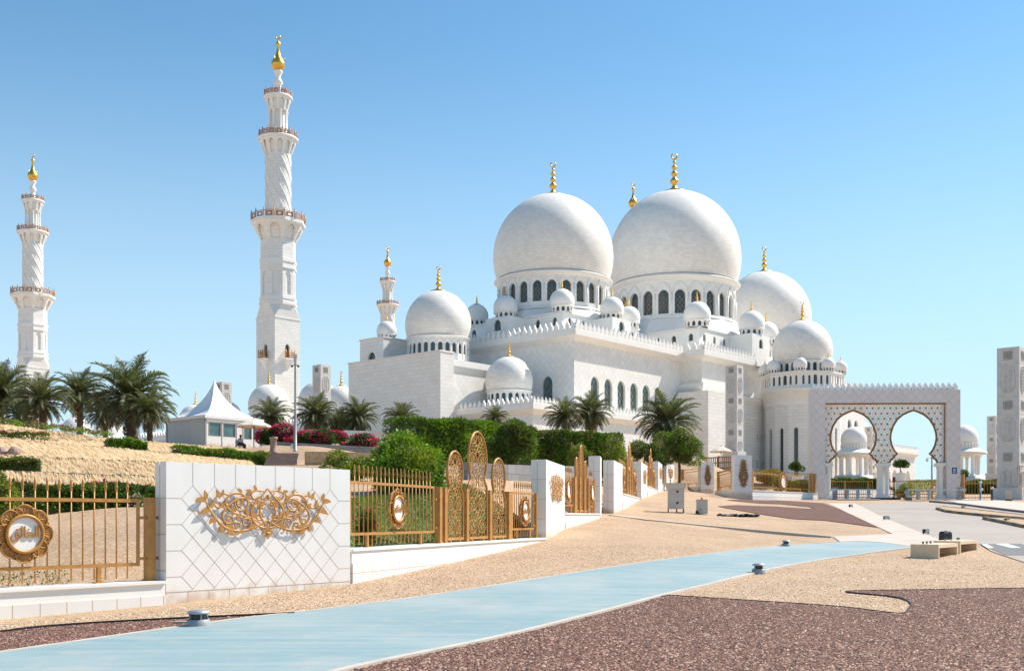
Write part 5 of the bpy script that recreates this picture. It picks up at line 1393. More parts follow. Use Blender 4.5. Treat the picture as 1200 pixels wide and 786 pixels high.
# cabinets
p = on_ground(792, 600.5); k_ = p.y/60*1.0
t = empty('electric_cabinet', p, R(-8), 'tall grey electric cabinet with overhanging roof standing on a frame', 'cabinet', 'grey cabinets on the gravel')
M['cabinet_grey'] = simple('cabinet_grey', (.46, .46, .44), .5, .1, c2=(.41, .41, .39), scale=3)
H = 1.0*p.y*34.5/FPX; W = p.y*19/FPX
mb = MB(); mb.box(-W/2, W/2, -.3, .3, H*.13, H*.93); mb.build('body_box', 'cabinet_grey', t)
mb = MB(); mb.frustum(rp(-W*.56, W*.56, -.36, .36), rp(-W*.64, W*.64, -.5, .42), H*.8, H*.97); mb.prism(rp(-W*.66, W*.66, -.52, .44), H*.97, H); mb.build('roof_hood', 'cabinet_grey', t)
mb = MB(); mb.box(-W*.3, W*.46, -.32, -.3, H*.18, H*.78); mb.build('door', 'cabinet_grey', t)
for z in (.3, .68): mb = MB(); mb.box(W*.02, W*.16, -.335, -.32, H*z, H*z+.1); mb.build('latch', 'dark_metal', t)
mb = MB()
for x in (-W/2+.03, W*.05, W/2-.03):
    for y in (-.27, .27): mb.box(x-.03, x+.03, y-.03, y+.03, 0, H*.13)
mb.box(-W/2-.02, W/2+.02, -.31, .31, 0, .03); mb.build('stand_frame', 'dark_metal', t)
p = on_ground(822.5, 602.5); s_ = p.y/FPX
t = empty('control_cabinet', p, R(-5), 'small grey control cabinet with an orange lamp on top', 'cabinet', 'grey cabinets on the gravel')
mb = MB(); mb.box(-6.2*s_, 6.2*s_, -.25, .25, .02, 16.8*s_); mb.box(-6.5*s_, 6.5*s_, -.28, .28, 16.8*s_, 17.5*s_); mb.build('body_box', 'cabinet_grey', t)
mb = MB(); mb.box(-3.8*s_, 5.8*s_, -.262, -.25, .06, 16*s_); mb.build('door', 'cabinet_grey', t)
mb = MB(); mb.box(-2.4*s_, -1.2*s_, -.285, -.262, 5*s_, 6.4*s_); mb.build('latch', 'dark_metal', t)
mb = MB(); mb.lathe([(.06, 17.5*s_), (.06, 19.3*s_), (.03, 20*s_), (0, 20.2*s_)], 12); mb.build('lamp', 'orange_plastic', t)
mb = MB(); mb.tube(spline([Vector((-7*s_, -.3, .05)), Vector((-8.2*s_, -.4, .1)), Vector((-6.6*s_, -.5, .04)), Vector((-7.5*s_, -.3, .16)), Vector((-5.5*s_, -.28, .1))], 5), .05, 6); o = mb.build('cable_coil', 'black_plastic'); o.location = p; tag(o, 'small coil of black cable at the foot of the little cabinet', 'cable')
a, b = on_ground(841, 604.5), on_ground(888, 605.5); mb = MB()
for q in range(9):
    pts = []
    for k in range(14):
        f = k/13; P = a.lerp(b, f if q < 3 else .45+.55*f); w = .1+.22*math.sin(PI*f)
        pts.append((P.x+RNG.uniform(-.1, .1), P.y+RNG.uniform(-w, w)*1.6, gz(P.x, P.y)+.03+.09*RNG.random()))
    mb.tube(pts, .05, 5)
o = mb.build('irrigation_hose', 'black_plastic'); tag(o, 'tangled black hose lying on the gravel before the dark red bed', 'hose')

# ------------------------------------------------------------------ terraced hillside, tent and planters
TER = [(2.54, [(-330, 556), (-150, 562), (0, 567), (181, 572), (300, 576)]), (3.2, [(-330, 537), (-150, 544), (0, 551), (181, 557), (330, 562)]),
       (4.26, [(-330, 516), (-150, 525), (0, 532), (208, 541), (345, 548)]), (5.6, [(-330, 494), (-150, 503), (0, 512), (160, 525), (312, 540)]),
       (7.3, [(-330, 467), (-150, 481), (0, 493), (128, 511), (195, 517), (312, 526)])]
LINES = []
for z, P in TER:
    LINES.append((z, [Vector((xat(px, (z-CZ)*FPX/(HOR-py)), (z-CZ)*FPX/(HOR-py), z)) for px, py in P]))
def resample(P, n):
    d = [0]
    for a, b in zip(P, P[1:]): d.append(d[-1]+(b-a).length)
    out = []
    for k in range(n):
        s = d[-1]*k/(n-1); i = max(j for j in range(len(P)) if d[j] <= s+1e-9); i = min(i, len(P)-2)
        out.append(P[i].lerp(P[i+1], (s-d[i])/(d[i+1]-d[i])))
    return out
TL = ['lowest rough sandstone terrace wall above the hedge behind the nearest fence', 'second rough sandstone terrace wall counted up the slope', 'middle rough sandstone terrace wall on the slope', 'fourth rough sandstone terrace wall, second below the tent', 'topmost rough sandstone terrace wall below the palms and tent']
for k, (z, P) in enumerate(LINES):
    n = 420; Q = resample(P, n); mb = MB(); hgt = (.95, .8, 1.0, 1.15, 1.5)[k]; rows = max(6, int(hgt/.11)); grid = []
    for i, q in enumerate(Q):
        t = (Q[min(i+1, n-1)]-Q[max(i-1, 0)]).normalized(); nr = Vector((t.y, -t.x, 0)); col = []
        for r in range(rows+1):
            zz = z-hgt+hgt*r/rows; j = RNG.uniform(-.022, .022)+.02*math.sin(i*1.3+r*2.1)*math.sin(i*.37)-.8*hgt*r/rows; col.append((q.x+nr.x*j, q.y+nr.y*j, zz+(RNG.uniform(-.05, .06) if r == rows else 0)))
        col.append((q.x-nr.x*(.8*hgt+.5), q.y-nr.y*(.8*hgt+.5), z+RNG.uniform(-.06, .06))); col.append((q.x-nr.x*(.8*hgt+.55), q.y-nr.y*(.8*hgt+.55), z-hgt)); grid.append(mb.add([(q.x+nr.x*.05, q.y+nr.y*.05, z-hgt-1.4)]+col))
    m = rows+4
    for i in range(n-1):
        for r in range(m-1): mb.face((grid[i]+r, grid[i+1]+r, grid[i+1]+r+1, grid[i]+r+1))
    for g_ in (grid[0], grid[-1]): mb.face([g_+r for r in range(m)])
    tag(mb.build('terrace_wall', 'sandstone'), TL[k], 'retaining wall', 'stepped sandstone terrace walls')
    # tread behind it
    up = LINES[k+1] if k < 4 else (8.1, [p_+Vector((-4, 45, .8)) for p_ in P])
    A, B = resample(P, 60), resample(up[1], 60); A0 = A
    A = [a+Vector((-(A0[min(i+1, 59)]-A0[max(i-1, 0)]).normalized().y, (A0[min(i+1, 59)]-A0[max(i-1, 0)]).normalized().x, 0))*(.8*(.95, .8, 1.0, 1.15, 1.5)[k]+.3) for i, a in enumerate(A0)]; hb = (.95, .8, 1.0, 1.15, 1.5)[min(k+1, 4)]*(.75 if k < 4 else 0)
    mb = MB(); S = 7; ids = []
    for a, b in zip(A, B):
        za, zb_ = z-.05, (up[0]-hb if k < 4 else 8.05)
        ids.append(mb.add([(a.x+(b.x-a.x)*q/S, a.y+(b.y-a.y)*q/S, za+(zb_-za)*q/S+(.06*RNG.uniform(-1, 1) if 0 < q < S else 0)) for q in range(S+1)]))
    for i in range(59):
        for q in range(S): mb.face((ids[i]+q, ids[i+1]+q, ids[i+1]+q+1, ids[i]+q+1), 0, True)
    tag(mb.build('terrace_ground', 'gravel_beige'), kind='structure')
# side wall and steps beside the terraces
def prism_wall(name, path, z0, z1, w, mat_, label, cat, group=None, z1b=None, zs=None):
    mb = MB(); P = [Vector((p[0], p[1], 0)) for p in path]; n = len(P); f = []; bk = []
    for i in range(n):
        t = (P[min(i+1, n-1)]-P[max(i-1, 0)]).normalized(); nr = Vector((t.y, -t.x, 0)); f.append(P[i]+nr*w/2); bk.append(P[i]-nr*w/2)
    tops = zs or [z1+((z1b or z1)-z1)*i/(n-1) for i in range(n)]
    ring = [(p.x, p.y) for p in f]+[(p.x, p.y) for p in reversed(bk)]; mb.prism(ring, z0, 0, 0, z1s=tops+tops[::-1])
    return tag(mb.build(name, mat_), label, cat, group)
prism_wall('sandstone_wall', [(xat(357, 76), 76), (xat(400, 76.5), 76.5), (xat(446, 78), 78)], 3.5, 6.28, .5, 'sandstone', 'sandstone wall right of the stone steps, below the grey planter', 'wall')
prism_wall('planter_wall', [(xat(320, 85), 85), (xat(345, 84), 84), (xat(449, 86.5), 86.5)], 4.5, 7.66, .45, 'planter_stone', 'grey stone planter wall under the bougainvillea', 'planter', None, 7.25)
prism_wall('stone_retaining_wall', [(xat(543, 41), 41), (xat(590, 43), 43), (xat(624, 46), 46), (xat(696, 57), 57)], 1.6, 3.73, .45, 'planter_stone', 'grey stone retaining wall running behind the fence grilles', 'retaining wall', None, 5.3, [3.73, 3.72, 3.84, 4.3])
prism_wall('stone_retaining_wall', [(xat(786, 118), 118), (xat(850, 116), 116), (xat(880, 113), 113)], 2.5, 6.9, .5, 'planter_stone', 'grey stone wall behind the low fence and the two piers', 'retaining wall')
st = empty('stone_steps', (xat(328, 75), 75, 5.35), R(6), 'brown stone steps at the end of the terraces', 'steps')
for k in range(7): mb = MB(); mb.box(-1.1, 1.1, k*.36, 2.6, -.5 if k == 0 else k*.15-.149, k*.15); mb.build('step', 'step_stone', st)
lathe_thing('stone_bollard', [(.32, 0), (.32, .15), (.26, .2), (.26, 1.0), (.32, 1.05), (.32, 1.2), (0, 1.22)], 'step_stone', (xat(320.5, 81), 81, 6.5), 'brown stone litter bin beside the lamp and planter', 'bin')
# tent over its cabin
TX, TY, TZ = xat(240.8, 95), 95, 8.0
tent = empty('pagoda_tent', (TX, TY, TZ), R(50.3), 'white peaked tent roof over a pale cabin with dark windows', 'tent')
s = 6.1; mb = MB(); hw_ = [rect(.3, 1.65, .9, 2.1), rect(1.85, 3.2, .9, 2.1), rect(4.1, 5.0, .8, 2.1), rect(5.15, 6.0-.05, .8, 2.1)]
wallface(mb, (0, 0), (s, 0), -1.5, 2.62, hw_, 1, .1)
for a, b in (((s, 0), (s, s)), ((s, s), (0, s)), ((0, s), (0, 0))): wallface(mb, a, b, -1.5, 2.62, (), 0)
mb.poly([(0, 0, 2.6), (s, 0, 2.6), (s, s, 2.6), (0, s, 2.6)], 0)
cab = mb.build('cabin', ['cabin_panel', 'white_panel'], tent)
for q in hw_: pane(cab, (0, 0), (s, 0), q, .06, 'window')
for x in (1.72, 3.3, 4.0):
    mb = MB(); mb.box(x-.03, x+.03, -.03, 0, .02, 2.2); mb.build('door_frame', 'grey_paint', cab)
mb = MB(); n = 28; e = .16; rows = []
for r in range(15):
    f = r/14; k_ = (1-f)**1.0; prof = 2.62+.12+3.45*(f**1.75*.72+f**6*.28); half_ = (s/2+e)*(1-f*.985); ring = []
    for q in range(4*n):
        sd_, u = divmod(q, n); u = u/n*2-1; x, y = ((u, -1), (1, u), (-u, 1), (-1, -u))[sd_]
        sag = .10*(1-u*u)*(1-f)*f*4
        ring.append((s/2+x*half_*(1-.05*(1-u*u)*f*(1-f)*4), s/2+y*half_*(1-.05*(1-u*u)*f*(1-f)*4), prof-sag))
    rows.append(mb.add(ring))
for r in range(14):
    for q in range(4*n): q2 = (q+1) % (4*n); mb.face((rows[r]+q, rows[r]+q2, rows[r+1]+q2, rows[r+1]+q), 0, True)
mb.lathe([(.07, 6.15), (.07, 6.34), (0, 6.36)], 10, (s/2, s/2, 0))
mb.build('roof_canopy', 'tent_fabric', tent)
mb = MB()
for sd_ in range(4):
    for q in range(22):
        u0, u1 = q/22, (q+1)/22; pts = []
        for u, z in ((u0, 2.74), (u1, 2.74), (u1, 2.52), ((u0*.25+u1*.75), 2.44), ((u0+u1)/2, 2.41), ((u0*.75+u1*.25), 2.44), (u0, 2.52)):
            w = -e+(s+2*e)*u; c = {0: (w, -e-.01), 1: (s+e+.01, w), 2: (s-w, s+e+.01), 3: (-e-.01, s-w)}[sd_]; pts.append((c[0], c[1], z))
        mb.poly(pts)
mb.build('valance', 'tent_fabric', tent)
for x, y in ((0, 0), (s, 0), (s, s), (0, s)): mb = MB(); mb.box(x-.07, x+.07, y-.07, y+.07, -1.2, 2.7); mb.build('corner_post', 'grey_paint', tent)
def make_umbrella(loc, label, h=2.35, r=1.5):
    t = empty('parasol', loc, .2, label, 'umbrella', 'beige parasols')
    mb = MB(); mb.tube([(0, 0, -2.6), (0, 0, h+.05)], .04, 8); mb.lathe([(.07, h+.02), (.04, h+.12), (0, h+.15)], 8); mb.build('pole', 'brown_timber', t)
    mb = MB(); n = 8; top = mb.add([(0, 0, h)]); rings = []
    for f, z in ((.33, .16), (.66, .36), (1, .62)):
        ring = []
        for k in range(n*2):
            a = k*PI/n; rr = r*f*(1 if k % 2 == 0 else .945); ring.append((rr*math.cos(a), rr*math.sin(a), h-z-(0 if k % 2 == 0 else .03*f)))
        rings.append(mb.add(ring))
    rings.append(mb.add([(r*(1 if k % 2 == 0 else .945)*math.cos(k*PI/n), r*(1 if k % 2 == 0 else .945)*math.sin(k*PI/n), h-.62-.13) for k in range(n*2)]))
    for k in range(n*2):
        k2 = (k+1) % (n*2); mb.face((top, rings[0]+k, rings[0]+k2))
        for a, b in zip(rings, rings[1:]): mb.face((a+k, b+k, b+k2, a+k2))
    mb.build('canopy', 'umbrella_cloth', t)
    mb = MB()
    for k in range(n): a = k*2*PI/n; mb.tube([(0, 0, h-.05), (r*.97*math.cos(a), r*.97*math.sin(a), h-.64)], .018, 4); mb.tube([(0, 0, h-.75), (r*.5*math.cos(a), r*.5*math.sin(a), h-.34)], .015, 4)
    mb.build('ribs', 'brown_timber', t)
    return t
make_umbrella((xat(297.5, 92), 92, 7.75), 'beige parasol on a brown pole in front of the tent cabin windows')
make_umbrella((xat(845, 132), 132, 7.9), 'beige parasol standing behind the timber railing near the pylon', 2.5, 1.45)
tf = empty('timber_railing', (xat(792, 122), 122, 6.9), math.atan2(-6, xat(868, 117)-xat(792, 122)), 'brown timber railing on the raised terrace under the far parasol', 'railing')
mb = MB(); l = 7.6
for z in (.15, .75, 1.35): mb.box(0, l, -.04, .04, z-.06, z+.06)
for k in range(32): mb.box(k*l/32, k*l/32+.1, -.02, .02, 0, 1.3)
mb.build('slats', 'wood_fence', tf)
for k in range(5): mb = MB(); mb.box(k*l/4-.09, k*l/4+.09, -.09, .09, -1, 1.5); mb.build('post', 'wood_fence', tf)
# low white kiosk beyond the palms
ks = empty('white_kiosk', (xat(434, 128), 128, 9.2), R(20), 'low flat-roofed white kiosk behind the bougainvillea', 'kiosk')
mb = MB(); mb.box(-3, 2.7, 0, 3, -1, 2.35); mb.box(-3.15, 2.85, -.15, 3.15, 2.35, 2.75); mb.build('walls', 'white_panel', ks)
mb = MB(); merlons(mb, (-3.1, -.16), (2.8, -.16), 2.5, .2, .22, .26, .05); mb.build('dentil_band', 'white_panel', ks)
mb = MB(); mb.box(1.0, 1.9, -.03, .0, .2, 1.7); mb.build('shutter', 'brown_timber', ks)
# ------------------------------------------------------------------ people
def skinned(name, V, E, rad, mat_, parent, sub=2):
    me = bpy.data.meshes.new(name); me.from_pydata(V, E, []); o = bpy.data.objects.new(name, me); COL.objects.link(o)
    sk = o.modifiers.new('s', 'SKIN'); sb = o.modifiers.new('b', 'SUBSURF'); sb.levels = sub; sb.render_levels = sub
    for k, r in enumerate(rad): me.skin_vertices[0].data[k].radius = (r, r) if not isinstance(r, tuple) else r
    me.skin_vertices[0].data[0].use_root = True
    dg = bpy.context.evaluated_depsgraph_get(); dg.update(); nm = bpy.data.meshes.new_from_object(o.evaluated_get(dg)); bpy.data.objects.remove(o); bpy.data.meshes.remove(me)
    nm.materials.clear(); nm.materials.append(M[mat_]); nm.polygons.foreach_set('use_smooth', [True]*len(nm.polygons))
    q = bpy.data.objects.new(name, nm); COL.objects.link(q)
    if parent: q.parent = parent
    return q
def seated_person(loc, rz, label):
    root = empty('person', loc, rz, label, 'person')
    # pelvis 0, chest 1, neck 2, head 3,4; arms; legs; facing +x, seat at 0.45
    V = [(0, 0, .52), (.03, 0, .78), (.05, 0, .98), (.07, 0, 1.08), (.09, 0, 1.2), (.1, 0, 1.29),
         (.04, .19, .95), (.08, .25, .70), (.28, .16, .62), (.36, .12, .62), (.04, -.19, .95), (.08, -.25, .70), (.28, -.16, .62), (.36, -.12, .62),
         (.06, .1, .5), (.48, .13, .52), (.44, .13, .09), (.58, .14, .04), (.06, -.1, .5), (.48, -.13, .52), (.5, -.13, .09), (.64, -.14, .04)]
    E = [(0, 1), (1, 2), (2, 3), (3, 4), (4, 5), (2, 6), (6, 7), (7, 8), (8, 9), (2, 10), (10, 11), (11, 12), (12, 13), (0, 14), (14, 15), (15, 16), (16, 17), (0, 18), (18, 19), (19, 20), (20, 21)]
    rad = [.13, .15, .11, .055, .1, .075, .06, .045, .032, .04, .06, .045, .032, .04, .09, .06, .04, .035, .09, .06, .04, .035]
    b = skinned('body', V, E, rad, 'skin', root)
    skinned('shirt', [V[0], V[1], V[2], V[6], V[7], V[10], V[11]], [(0, 1), (1, 2), (2, 3), (3, 4), (2, 5), (5, 6)], [.15, .17, .13, .078, .062, .078, .062], 'shirt', root)
    skinned('trousers', [V[0], V[14], V[15], (.445, .13, .14), V[18], V[19], (.5, -.13, .14)], [(0, 1), (1, 2), (2, 3), (0, 4), (4, 5), (5, 6)], [.15, .105, .078, .06, .105, .078, .06], 'trousers', root)
    mb = MB(); mb.lathe([(.098, 1.17), (.112, 1.24), (.1, 1.3), (.06, 1.345), (0, 1.36)], 14, (.075, 0, 0)); mb.build('hair', 'black_plastic', root)
    return root
P0 = Vector((xat(281, 91.5), 91.5, 7.34)); seated_person(P0, R(-20), 'person in a pale shirt and dark trousers sitting by the tent cabin')
mb = MB(); mb.box(-.25, .25, -.3, .3, .36, .42)
for x in (-.22, .22):
    for y in (-.26, .26): mb.box(x-.025, x+.025, y-.025, y+.025, -.6, .36)
mb.box(-.25, -.2, -.3, .3, .42, .9); o = mb.build('chair', 'white_paint'); o.location = P0; o.rotation_euler.z = R(-20); tag(o, 'low white chair under the sitting person by the tent', 'chair')

index_kids(None)
p2 = [o for o in COL.objects if o.name == 'person'][0]
ps = on_ground(1006, 567, 112); duplicate(p2, ps, R(200), 'tiny seated person on a low white block before the far pavilion')
mb = MB(); mb.box(-.3, .3, -.8, .8, -.4, .4); mb.box(-.34, .34, -.84, .84, .4, .46); o = mb.build('stone_block', 'marble_plain'); o.location = ps; o.rotation_euler.z = R(200); tag(o, 'low white stone block under the tiny person before the pavilion', 'block')
for px, s, lb in ((1.5, .26, 'small dark brown rock on the upper terrace, cut by the picture edge'), (16.5, .28, 'small dark brown rock on the upper terrace right of its twin')):
    mb = MB(); n = 11; rows = [mb.add([(s*r*math.cos(a*2*PI/n)*(1+.12*RNG.uniform(-1, 1)), s*r*math.sin(a*2*PI/n)*(1+.12*RNG.uniform(-1, 1)), s*z) for a in range(n)]) for r, z in ((1.0, -.3), (1.05, .15), (.85, .6), (.45, 1.0))]
    for a, b in zip(rows, rows[1:]):
        for k in range(n): mb.face((a+k, a+(k+1) % n, b+(k+1) % n, b+k))
    mb.face([rows[-1]+k for k in range(n)])
    o = mb.build('rock', 'step_stone'); o.location = at(px, 525.5, 51)-Vector((0, 0, .18)); tag(o, lb, 'rock')
# ------------------------------------------------------------------ vegetation
def leaf_mesh(name, P, D, ln, wd, mats, seed, mi=None, droop=0.0):
    """a mesh of many small pointed leaves: P centres, D preferred directions"""
    rg = np.random.default_rng(seed); n = len(P)
    u = D+rg.normal(0, .55, (n, 3)); u[:, 2] -= droop; u /= np.linalg.norm(u, axis=1)[:, None]+1e-9
    r = rg.normal(0, 1, (n, 3)); v = np.cross(u, r); v /= np.linalg.norm(v, axis=1)[:, None]+1e-9
    l = ln*(.6+.8*rg.random((n, 1))); w = wd*(.6+.8*rg.random((n, 1)))
    w3 = np.cross(u, v)
    Q = np.stack([P, P+u*l*.5+v*w*.5+w3*w*.15, P+u*l, P+u*l*.5-v*w*.5+w3*w*.15], 1).reshape(-1, 3)
    me = bpy.data.meshes.new(name); me.vertices.add(4*n); me.vertices.foreach_set('co', Q.ravel())
    me.loops.add(4*n); me.loops.foreach_set('vertex_index', np.arange(4*n, dtype=np.int32))
    me.polygons.add(n); me.polygons.foreach_set('loop_start', np.arange(0, 4*n, 4, dtype=np.int32)); me.polygons.foreach_set('loop_total', np.full(n, 4, np.int32))
    for m in (mats if isinstance(mats, (list, tuple)) else [mats]): me.materials.append(M[m])
    me.update(calc_edges=True)
    if mi is not None: me.polygons.foreach_set('material_index', mi.astype(np.int32))
    return me
def put(name, me, parent=None, loc=(0, 0, 0)):
    o = bpy.data.objects.new(name, me); COL.objects.link(o); o.location = loc
    if parent: o.parent = parent
    return o
def blob_points(rg, blobs, n, shell=.55):
    """points in a union of ellipsoids, thicker towards their skins; returns points and outward directions"""
    vol = np.array([b[3]*b[4]*b[5] for b in blobs])**.67; cnt = np.maximum(8, (n*vol/vol.sum()).astype(int)); P = []; D = []
    for b, c in zip(blobs, cnt):
        d = rg.normal(0, 1, (c, 3)); d /= np.linalg.norm(d, axis=1)[:, None]
        r = (shell+(1.06-shell)*rg.random((c, 1))**.6)*(1+.12*np.sin(d[:, :1]*7+b[0]*3)*np.sin(d[:, 1:2]*6+b[1]))
        P.append(np.array(b[:3])+d*r*np.array(b[3:6])); D.append(d)
    return np.concatenate(P), np.concatenate(D)
def bush(name, loc, blobs, n, ln, wd, mat_, label, cat, seed, flowers=None, shoots=0, group=None, trunk=None, core=True):
    loc = Vector(loc); d = loc.z-gz(loc.x, loc.y)
    if d > .03:           # reach down to the soil
        loc.z -= d+.03
        if trunk: blobs = [(b[0], b[1], b[2]+d)+tuple(b[3:]) for b in blobs]; trunk = (trunk[0], trunk[1]+d)
        else:
            H_ = max(b[2]+b[5] for b in blobs); f_ = (H_+d)/H_; blobs = [(b[0], b[1], b[2]*f_, b[3], b[4], b[5]*f_) for b in blobs]
    rg = np.random.default_rng(seed); P, D = blob_points(rg, blobs, n); k = P[:, 2] > .02; P, D = P[k], D[k]
    if shoots:
        top = max(blobs, key=lambda b: b[2]+b[5]); S = []; SD = []
        for q in range(shoots):
            b = blobs[rg.integers(len(blobs))]; a = rg.random()*6.28; base = np.array([b[0]+b[3]*.7*math.cos(a)*rg.random(), b[1]+b[4]*.7*math.sin(a), b[2]+b[5]*.75]); d = np.array([rg.normal(0, .3), rg.normal(0, .3), 1.]); hh = b[5]*(.35+.5*rg.random())
            m = 26; t = rg.random((m, 1)); S.append(base+d*hh*t+rg.normal(0, .03, (m, 3))); SD.append(np.tile(d*.4, (m, 1))+rg.normal(0, .6, (m, 3)))
        P = np.concatenate([P]+S); D = np.concatenate([D]+SD)
    mi = None; mats = mat_ if isinstance(mat_, (list, tuple)) else [mat_]
    if len(mats) > 1:
        f = np.sin(P[:, 0]*2.3+1)*np.sin(P[:, 1]*2.1)*np.sin(P[:, 2]*2.7+.5)+rg.normal(0, .25, len(P)); mi = (f > .12).astype(np.int32)
    me = leaf_mesh(name, P, D, ln, wd, mats, seed+1, mi)
    if trunk:
        root = empty(name, loc, 0, label, cat, group); put('crown', me, root); mb = MB(); r, h = trunk
        mb.tube([(0, 0, -.5), (.04*h*.2, 0, h*.4), (0, .03*h*.2, h*.75), (.02, 0, h)], [r*1.2, r, r*.85, r*.5], 8)
        for q in range(4):
            b = blobs[q % len(blobs)]; mb.tube([(0, 0, h*.7), (b[0]*.5, b[1]*.5, (h*.7+b[2])/2+.1), (b[0]*.9, b[1]*.9, b[2])], [r*.5, r*.35, r*.15], 6)
        mb.build('trunk', 'bark', root); o = root
    else: o = tag(put(name, me, None, loc), label, cat, group)
    if flowers:
        mt, nf, fl = flowers; Pf, Df = blob_points(rg, blobs, nf*2, .96); k = (Pf[:, 2] > .1) & (np.sin(Pf[:, 0]*2.2+seed)*np.sin(Pf[:, 1]*3)+Pf[:, 2]*.3 > -.25); Pf, Df = Pf[k][:nf], Df[k][:nf]
        put('blossom', leaf_mesh('blossom', Pf+Df*.04, Df, fl, fl*.9, mt, seed+2), o)
    return o
def hedge(name, path, w, h, n, ln, wd, mat_, label, seed, flowers=None, group=None, zoff=0, rough=.10, cat='hedge', zs=None):
    core = (name == 'clipped_hedge')
    # leaves along a ground path
    rg = np.random.default_rng(seed); Q = [Vector(p) for p in path]; L_ = [0]
    for a, b in zip(Q, Q[1:]): L_.append(L_[-1]+(b-a).length)
    o0 = Q[0].copy(); s = rg.random(n)*L_[-1]; cx = np.interp(s, L_, [q.x for q in Q]); cy = np.interp(s, L_, [q.y for q in Q]); cz = np.interp(s, L_, [q.z for q in Q])
    dx = np.gradient(np.interp(np.clip(s, 0, L_[-1]), L_, [q.x for q in Q])) if False else None
    t = (Q[-1]-Q[0]); t.z = 0; t.normalize(); nx, ny = t.y, -t.x
    face = rg.random(n); u = rg.random(n)*2-1; v = rg.random(n)
    A = w/(w+2*h)
    top = face < max(.38, A); side = np.sign(rg.random(n)-.3)
    wob = 1+rough*(np.sin(s*2.1+seed)+.6*np.sin(s*5.3)+.4*np.sin(s*11))
    dep = rg.random(n)**2*.28
    off = np.where(top, u*w/2, side*(w/2)*wob-side*dep*w*.5); hz = np.where(top, h*wob*(1-rough*.5*u*u)-dep*h*.5, v*h*wob)
    hz = hz+rg.normal(0, .02, n); off = off+rg.normal(0, .03, n)
    ln, wd = ln*1.35, wd*1.35
    P = np.stack([cx+nx*off-o0.x, cy+ny*off-o0.y, cz+hz-o0.z], 1)
    D = np.stack([np.where(top, 0, nx*side), np.where(top, 0, ny*side), np.where(top, 1., .3)], 1)
    mats = mat_ if isinstance(mat_, (list, tuple)) else [mat_]; mi = None
    if len(mats) > 1: mi = ((np.sin(s*1.7+seed)*np.sin(hz*5+1)+rg.normal(0, .3, n)) > .25).astype(np.int32)
    o = tag(put(name, leaf_mesh(name, P, D, ln, wd, mats, seed, mi), None, o0+Vector((0, 0, zoff))), label, cat, group)
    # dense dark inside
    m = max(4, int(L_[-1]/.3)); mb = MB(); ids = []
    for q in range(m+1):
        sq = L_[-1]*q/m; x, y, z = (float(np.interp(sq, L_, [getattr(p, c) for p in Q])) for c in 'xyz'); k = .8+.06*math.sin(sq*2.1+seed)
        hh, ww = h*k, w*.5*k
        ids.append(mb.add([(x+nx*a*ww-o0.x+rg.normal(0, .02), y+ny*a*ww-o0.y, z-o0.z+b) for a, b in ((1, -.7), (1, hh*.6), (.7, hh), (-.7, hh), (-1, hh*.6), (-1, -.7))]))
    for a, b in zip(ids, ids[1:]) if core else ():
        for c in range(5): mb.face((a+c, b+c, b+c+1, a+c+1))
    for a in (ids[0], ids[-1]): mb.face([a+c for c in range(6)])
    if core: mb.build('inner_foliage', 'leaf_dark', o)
    if flowers:
        mt, nf, fl = flowers; i = rg.choice(np.where(top | (v > .7))[0], nf); m_ = mt if isinstance(mt, (list, tuple)) else [mt]
        put('blossom', leaf_mesh('blossom', P[i]+np.array([0, 0, .06]), D[i], fl, fl*.9, m_, seed+5, rg.integers(0, len(m_), nf)), o)
    return o
